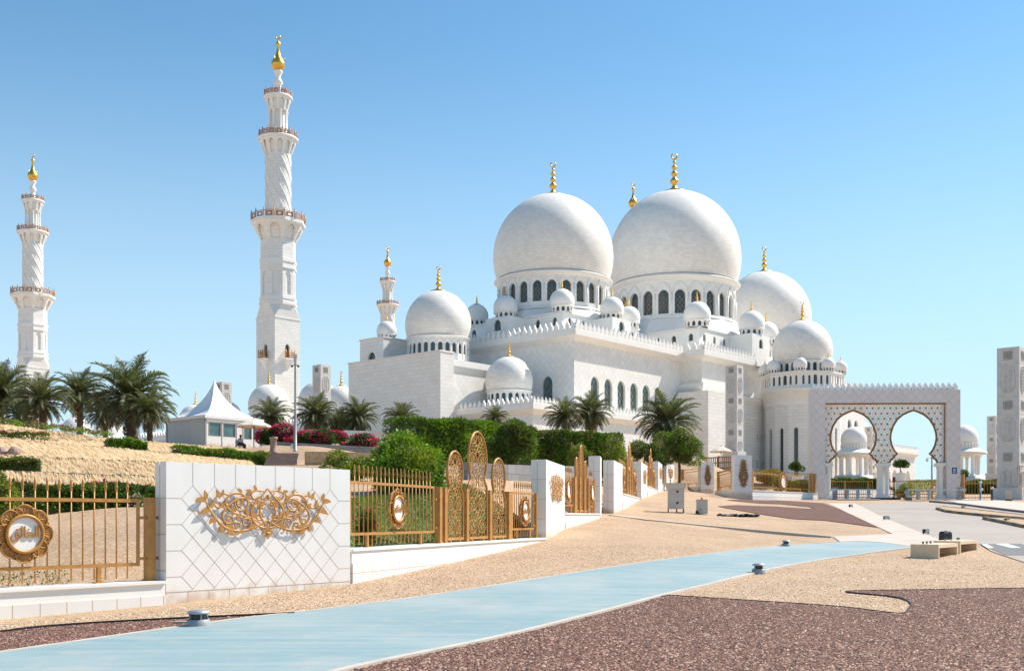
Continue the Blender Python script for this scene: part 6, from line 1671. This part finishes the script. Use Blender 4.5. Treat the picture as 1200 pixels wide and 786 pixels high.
def make_palm(label, seed, L0=3.5, trunk_h=3.0, nf=54, tr=.27, name='date_palm'):
    rg = np.random.default_rng(seed); root = empty(name, (0, 0, 0), 0, label, 'palm', 'date palms on the hill')
    mb = MB(); n = 30; pts = []; rs = []
    for k in range(n*2):
        f = k/(n*2-1); pts.append((.12*math.sin(f*2), .05*math.sin(f*3), -4+(trunk_h+4)*f)); rs.append(tr*(1.15-.25*f)*(1.14 if k % 2 else .92))
    mb.tube(pts, rs, 10)
    for q in range(int(trunk_h*26)):
        z = trunk_h*rg.random(); a = rg.random()*6.28; r = tr*1.02; mb.tube([(r*math.cos(a), r*math.sin(a), z), (r*1.45*math.cos(a), r*1.45*math.sin(a), z+.16)], [.06, .025], 4)
    mb.build('trunk', 'bark', root)
    Vv = []; Ff = []; Mi = []; stem = MB()
    def frond(az, el, L, dry):
        N_ = 22; p = np.array([.08*math.cos(az), .08*math.sin(az), trunk_h]); d = np.array([math.cos(az)*math.cos(el), math.sin(az)*math.cos(el), math.sin(el)]); path = [p.copy()]
        side = np.array([-math.sin(az), math.cos(az), 0]); sag = .055+.05*rg.random(); tw = rg.normal(0, .25)
        for k in range(N_):
            d = d+np.array([0, 0, -sag*(.4+1.1*k/N_)*(1 if el > -.5 else .4)])+side*rg.normal(0, .01); d /= np.linalg.norm(d); p = p+d*L/N_; path.append(p.copy())
        stem.tube([tuple(q) for q in path[::3]], [.04*(1-.85*k/8) for k in range(len(path[::3]))], 4, 1 if dry else 0, cap=False)
        for k in range(3, N_*2):
            f = k/(N_*2); i = min(int(f*N_), N_-1); q = path[i]+(path[i+1]-path[i])*(f*N_-i); t = path[i+1]-path[i]; t /= np.linalg.norm(t); up = np.cross(side, t); up = up if up[2] > 0 else -up
            ll = L*.21*(math.sin(PI*min(1, f*1.02+.06))**.6+.12)
            for s in (-1, 1):
                e = t*.75+side*s*(.72+.1*rg.normal())+up*(.32+.14*rg.normal()); e /= np.linalg.norm(e); e2 = e+np.array([0, 0, -.45-.2*rg.random()]); e2 /= np.linalg.norm(e2)
                w = t*.027*(L/3.5)*(1.2); b = len(Vv); m_ = q+e*ll*.55; tp = m_+e2*ll*.5
                Vv.extend([q-w, q+w, m_+w*.9, m_-w*.9, tp]); Ff.append((b, b+1, b+2, b+3)); Ff.append((b+3, b+2, b+4)); Mi.extend([1 if dry else 0]*2)
    for k in range(nf):
        f = (k+.5)/nf; az = k*2.39996+rg.normal(0, .15); el = R(84)-R(115)*f**.85+rg.normal(0, .06)
        frond(az, el, L0*(.72+.3*math.sin(PI*min(1, f+.25)))*(.92+.16*rg.random()), False)
    for k in range(max(4, nf//8)):
        frond(rg.random()*6.28, R(-38-30*rg.random()), L0*(.6+.25*rg.random()), True)
    me = bpy.data.meshes.new('crown'); me.from_pydata([tuple(v) for v in Vv], [], Ff); me.materials.append(M['palm_leaf']); me.materials.append(M['palm_dry']); me.polygons.foreach_set('material_index', Mi); me.update()
    c = put('crown', me, root); stem.build('frond_stems', ['palm_dry', 'palm_dry'], c)
    return root
PA = make_palm('largest date palm with a full dark crown, left of the tent', 11, 3.7, 3.3, 84, .33)
PB = make_palm('date palm', 12, 3.0, 3.0, 60, .27)
index_kids(PA)
def put_palm(src, px, py, rpx, Y, label, first=False):
    L0 = 3.7 if src is PA else 3.0; th = 3.3 if src is PA else 3.0; s = rpx*Y/FPX/(L0*.88); z = CZ+(HOR-py)/FPX*Y-th*s
    o = src if first else duplicate(src, label=label)
    o['label'] = label; o.location = (xat(px, Y), Y, z); o.scale = (s, s, s); o.rotation_euler.z = px*1.7
put_palm(PA, 152, 467, 54, 84, 'largest date palm with a full dark crown, left of the tent', True)
put_palm(PB, 48, 471, 40, 86, 'date palm second from the left picture edge, below the far minaret', True)
put_palm(PA, 2, 461, 42, 95, 'date palm cut by the left picture edge')
put_palm(PA, 93, 463, 34, 99, 'upright date palm between the drooping one and the largest one')
put_palm(PB, 174, 484, 33, 81, 'low date palm close behind and right of the largest palm')
put_palm(PB, 122, 486, 30, 92, 'low date palm close behind and left of the largest palm')
put_palm(PB, 26, 488, 30, 90, 'low dense date palm filling the gap at the left picture edge')
put_palm(PB, 317, 489, 27, 126, 'small date palm right of the tent, under the low dome')
put_palm(PA, 370, 488, 30, 128, 'date palm in front of the pylon behind the bougainvillea')
put_palm(PB, 398, 498, 22, 132, 'small low date palm between the pylon and the blank screen wall')
put_palm(PA, 420, 491, 27, 129, 'date palm in front of the left corner of the blank screen wall')
put_palm(PB, 471, 492, 25, 127, 'date palm in front of the middle of the blank screen wall')
put_palm(PB, 580, 490, 18, 135, 'small date palm peeking over the tall hedge below the small dome')
put_palm(PB, 661, 489, 27, 112, 'left one of the two date palms crossing before the arched windows')
put_palm(PA, 691, 486, 29, 115, 'right one of the two date palms crossing before the arched windows')
put_palm(PA, 782, 497, 41, 104, 'large date palm by the corner of the mosque, behind the leafy tree')

def hp(*q): return [at(px, py, Y) for px, py, Y in q]       # feet of a hedge: pixel and distance
def ell(rg_seed, n, rx, ry, rz, zc, br=.5):
    rg = np.random.default_rng(rg_seed); out = []
    for k in range(n):
        d = rg.normal(0, 1, 3); d /= np.linalg.norm(d); f = .72*rg.random()**.5+.12; b = br*(.55+.6*rg.random())
        out.append((d[0]*rx*f, d[1]*ry*f, zc+d[2]*rz*f, rx*b, ry*b, rz*b))
    return out
HG = 'clipped hedges on the hill and behind the fence'
hedge('clipped_hedge', hp((14, 598, 24.5), (90, 596, 26), (176, 594, 28.4)), 1.0, .53, 15000, .07, .035, ['leaf_dark', 'leaf_hedge'], 'dark green hedge with a few pink flowers behind the nearest bronze fence', 21, (['petal_pink', 'petal_orange'], 60, .09), HG, -.02, .09)
hedge('clipped_hedge', hp((-60, 549, 42.5), (47, 549, 43.5)), .9, .33, 5000, .08, .04, ['leaf_hedge', 'leaf_olive'], 'low green hedge on the second terrace at the left picture edge', 22, None, HG)
hedge('flowering_hedge', hp((-70, 511, 55), (0, 512.5, 56), (57, 517, 57.5)), .8, .3, 3600, .09, .045, ['leaf_hedge', 'leaf_olive'], 'low strip of green plants with pink blossom high on the terraces', 23, ('petal_pink', 260, .09), HG, 0, .2)
hedge('clipped_hedge', hp((125, 527, 66), (170, 530, 67.5)), 1.0, .62, 5000, .10, .05, ['leaf_bright', 'leaf_hedge'], 'short rounded bright green hedge on the terraces below the largest palm', 24, None, HG, 0, .16)
hedge('clipped_hedge', hp((204, 536, 72.5), (312, 543.5, 77)), 1.2, .72, 9000, .10, .05, ['leaf_bright', 'leaf_yellow'], 'long bright green hedge on the terrace in front of the tent', 25, None, HG, 0, .10)
hedge('flowering_hedge', hp((-60, 488, 62.5), (0, 497, 63.5), (60, 503, 69), (128, 512, 77)), .7, .22, 2600, .10, .05, ['leaf_olive', 'leaf_bright'], 'straggling plants with pink blossom along the top terrace under the palms', 26, ('petal_pink', 160, .10), HG, 0, .4)
hedge('clipped_hedge', hp((470, 541, 58), (522, 541, 60), (566, 541, 64)), 2.6, 2.25, 26000, .11, .055, ['leaf_hedge', 'leaf_bright'], 'tall boxy dark green hedge behind the bright shrub and fence grilles', 27, None, HG, 0, .03)
hedge('clipped_hedge', hp((612, 545, 74), (660, 545, 76), (716, 547, 80)), 2.6, 2.3, 24000, .12, .06, ['leaf_hedge', 'leaf_olive'], 'tall boxy olive green hedge behind the second white wall', 28, None, HG, 0, .03)
hedge('clipped_hedge', hp((560, 541, 66), (612, 543, 71)), 2.2, 2.3, 12000, .12, .06, ['leaf_hedge', 'leaf_olive'], 'tall hedge stretch half hidden behind the dark leafy tree', 29, None, HG, 0, .03)
bush('bright_shrub', at(483, 592, 34), ell(31, 16, 1.25, 1.1, 1.15, 1.15, .5), 16000, .14, .06, ['leaf_bright', 'leaf_yellow'], 'large bright green shrub with upright shoots behind the bronze fence', 'shrub', 31, None, 16)
bush('olive_shrub', at(405, 572, 40), ell(32, 9, 1.0, .9, .62, .7, .5), 6500, .11, .05, ['leaf_yellow', 'leaf_olive'], 'yellowish olive shrub rising behind the right end of the nearest wall', 'shrub', 32, None, 8)
bush('flowering_shrub', at(428, 632, 25.3), ell(33, 7, .33, .3, .42, .45, .5), 2200, .07, .035, ['leaf_hedge', 'leaf_olive'], 'small shrub with pink blossom just behind the fence bars by the nearest wall', 'shrub', 33, ('petal_pink', 90, .07), 4)
bush('yellow_shrub', at(3, 612, 22), ell(34, 7, .35, .35, .5, .5, .5), 2400, .09, .035, ['leaf_yellow', 'leaf_olive'], 'yellow-green shrub behind the bronze fence at the left picture edge', 'shrub', 34, None, 6)
bush('flowering_shrub', at(164, 606, 27), ell(35, 6, .42, .35, .32, .35, .5), 1600, .07, .03, ['leaf_olive', 'leaf_hedge'], 'loose shrub with pale blossom beside the left end of the nearest wall', 'shrub', 35, ('petal_white', 90, .06), 4)
bush('bougainvillea', at(335, 516, 87), ell(36, 10, 2.4, 1.2, .9, .5, .45), 8000, .17, .1, 'leaf_dark', 'mass of crimson bougainvillea left of the street lamp', 'bougainvillea', 36, ('petal_pink', 2600, .15), 0, 'bougainvillea on the grey planter')
bush('bougainvillea', at(378, 520, 87), ell(37, 10, 2.6, 1.2, .9, .5, .45), 8000, .17, .1, 'leaf_dark', 'mass of crimson bougainvillea right of the street lamp, in the middle of the planter', 'bougainvillea', 37, ('petal_pink', 2200, .15), 0, 'bougainvillea on the grey planter')
bush('bougainvillea', at(420, 523, 88), ell(38, 9, 2.2, 1.1, .75, .4, .45), 7000, .14, .08, 'leaf_dark', 'thinner bougainvillea at the right end of the grey planter', 'bougainvillea', 38, ('petal_pink', 1100, .15), 0, 'bougainvillea on the grey planter')
bush('leafy_tree', at(598, 553, 50), ell(39, 18, 1.2, 1.0, 1.05, 1.2, .42), 14000, .14, .07, ['leaf_hedge', 'leaf_olive'], 'dark leafy tree rising just right of the tallest fence grille', 'tree', 39, None, 6, None, (.09, 1.5))
bush('yellow_shrub', at(556, 560, 47), ell(40, 7, .5, .5, .45, .5, .5), 3000, .11, .05, ['leaf_yellow', 'leaf_bright'], 'yellow-green shrub seen between the fence grilles', 'shrub', 40, None, 4)
bush('yellow_shrub', at(685, 553, 68), ell(41, 8, .85, .8, .95, 1.1, .45), 4500, .13, .06, ['leaf_yellow', 'leaf_olive'], 'tall yellow-green shrub against the hedge, left of the white wall ends', 'shrub', 41, None, 6)
bush('yellow_shrub', at(722, 548, 76), ell(42, 10, 1.45, 1.2, 1.05, 1.1, .45), 7500, .14, .06, ['leaf_yellow', 'leaf_olive'], 'broad yellow-green shrub above the white wall ends', 'shrub', 42, None, 8)
bush('leafy_tree', at(796, 566, 98), ell(43, 20, 2.1, 1.8, 1.75, 3.4, .40), 15000, .17, .08, ['leaf_olive', 'leaf_bright'], 'leafy green tree in front of the large date palm', 'tree', 43, None, 6, None, (.13, 3.2))
bush('leafy_tree', at(755, 553, 96), ell(44, 14, 1.9, 1.3, 1.5, 1.7, .42), 10000, .16, .08, ['leaf_olive', 'leaf_hedge'], 'low dark bushy tree between the hedge and the large date palm', 'tree', 44, None, 5, None, (.1, 1.6))
bush('orange_shrub', at(903, 566, 104), ell(45, 10, 1.75, 1.0, .75, .75, .45), 6500, .15, .07, ['leaf_yellow', 'leaf_olive'], 'broad shrub dotted with orange flowers right of the larger pier', 'shrub', 45, ('petal_orange', 700, .13))
bush('round_shrub', at(917, 569, 101), ell(46, 6, .75, .6, .5, .5, .5), 2500, .12, .06, 'leaf_dark', 'small dark round shrub behind the low fence medallion', 'shrub', 46)
def potted(px, py, Y, r, h, label, seed):
    p = at(px, py, Y); t = empty('potted_tree', p, 0, label, 'potted tree', 'clipped trees in white tubs'); s = Y/FPX
    mb = MB(); mb.lathe([(r*.9*s, -3), (r*.95*s, 0), (r*1.05*s, 6*s), (r*1.15*s, h*.42*s), (r*1.2*s, h*.44*s), (r*1.0*s, h*.44*s), (r*.95*s, h*.40*s), (0, h*.40*s)], 20); mb.build('tub', 'marble_plain', t)
    mb = MB(); mb.tube([(0, 0, h*.4*s), (.03, 0, h*.6*s), (0, 0, h*.75*s)], .06, 6); mb.build('trunk', 'bark', t)
    P, D = blob_points(np.random.default_rng(seed), ell(seed, 8, 8.5*s, 8.5*s, 6.5*s, h*.82*s, .55), 3500); put('crown', leaf_mesh('crown', P, D, .15, .08, ['leaf_dark'], seed), t)
potted(935, 570, 118, 6, 28, 'round clipped tree in a white tub left of the gate', 51)
potted(1055, 566, 138, 6, 27, 'round clipped tree in a white tub seen through the right gate arch', 52)
bush('round_shrub', at(1062, 577, 113), ell(53, 7, .85, .75, .55, .5, .55), 3500, .13, .06, ['leaf_bright', 'leaf_yellow'], 'bright round shrub behind the red-lit signal post', 'shrub', 53)
hedge('clipped_hedge', hp((974, 567, 150), (1040, 567, 152)), 1.2, 1.0, 6000, .16, .08, 'leaf_hedge', 'low hedge before the pavilion seen through the left gate arch', 54, None, HG, -.3)
hedge('clipped_hedge', hp((1128, 577, 128), (1185, 577, 128)), 3.0, 1.5, 12000, .17, .08, ['leaf_olive', 'leaf_hedge'], 'wide olive hedge behind the bar fence right of the gate', 55, None, HG, -.4)
hedge('clipped_hedge', hp((1140, 567, 190), (1185, 566, 190)), 2.0, 1.0, 5000, .2, .1, 'leaf_olive', 'far low hedge at the foot of the small far pylon', 56, None, HG, -.5)
hedge('clipped_hedge', hp((885, 571, 108), (950, 571, 112)), 1.2, .8, 5000, .14, .07, ['leaf_hedge', 'leaf_olive'], 'low hedge behind the fence with the round medallion', 57, None, HG, -.2)
bush('small_tree', at(1131.5, 566, 150), ell(58, 6, .75, .7, .65, 1.5, .5), 1800, .15, .07, 'leaf_hedge', 'tiny tree standing between the gate pillar and pavilion column', 'tree', 58, None, 0, None, (.06, 1.2))
rg = np.random.default_rng(60); P = []; 
def agave(loc, label):
    mb = MB()
    for k in range(26):
        a = k*2.4; e = R(20+60*((k*7) % 26)/26); l = 1.0; d = Vector((math.cos(a)*math.cos(e), math.sin(a)*math.cos(e), math.sin(e))); s_ = Vector((-math.sin(a), math.cos(a), 0))*.07
        mb.poly([s_*.6, d*l*.5+s_, d*l, d*l*.5-s_, -s_*.6])
    o = mb.build('agave', 'leaf_dark'); o.location = loc; return tag(o, label, 'agave')
agave(on_ground(1146, 565, 110), 'spiky dark agave rosette right of the pavilion')
# lawn and ground cover
def cover(name, ring, n, ln, wd, mats, seed, hgt=.1, off=0):
    rg = np.random.default_rng(seed); xs = np.array([p[0] for p in ring]); ys = np.array([p[1] for p in ring]); X = rg.uniform(xs.min(), xs.max(), n*2); Y = rg.uniform(ys.min(), ys.max(), n*2); ins = np.zeros(len(X), bool)
    for k in range(len(xs)):
        a, b = k, k-1; c = (ys[a] > Y) != (ys[b] > Y)
        with np.errstate(divide='ignore', invalid='ignore'): ins ^= c & (X < (xs[b]-xs[a])*(Y-ys[a])/(ys[b]-ys[a])+xs[a])
    X, Y = X[ins][:n], Y[ins][:n]; P = np.stack([X, Y, ground_z(X, Y)+off+hgt*rg.random(len(X))*(.6+.4*np.sin(X*1.3)*np.sin(Y*.9))], 1); D = np.tile([0, 0, .9], (len(X), 1))
    f = (np.sin(X*.9+seed)*np.sin(Y*.7)+rg.normal(0, .4, len(X)) > .3).astype(np.int32) if len(mats) > 1 else None
    return tag(put(name, leaf_mesh(name, P, D, ln, wd, mats, seed, f)), kind='stuff')
fx = lambda y: float(f_fence_x(y))
lawn = [(fx(y)-1.0, y) for y in (23, 26, 29, 32, 35, 38)]+[(fx(y)-(4.2 if y > 24 else 2.2), y) for y in (38, 35, 32, 29, 26, 24)]
sheet('lawn', [Vector(p) for p in lawn], .02, 'grass', .5)
cover('grass', lawn, 60000, .09, .014, ['grass', 'leaf_yellow'], 61, .02)
cover('garden_plants', [(fx(y)-.75, y) for y in (23.2, 26, 29, 32, 34.5)]+[(fx(y)-1.35, y) for y in (34.5, 32, 29, 26, 23.2)], 9000, .1, .04, ['leaf_dark', 'leaf_hedge'], 62, .32)
cover('ground_cover', [on_ground(*q)[:2] for q in ((1064, 577), (1104, 579), (1104, 563.5), (1066, 564.5))], 26000, .2, .1, ['leaf_olive', 'leaf_bright'], 63, .5)
cover('ground_cover', [on_ground(*q)[:2] for q in ((1126, 578), (1176, 578), (1180, 566), (1126, 566))], 30000, .2, .1, ['leaf_olive', 'leaf_bright'], 64, .5)
cover('ground_cover', [(-10.5, 17.2), (-7.9, 19.2), (-8.3, 19.8), (-11, 18.0)], 1100, .05, .025, ['leaf_yellow', 'leaf_hedge'], 65, .1)
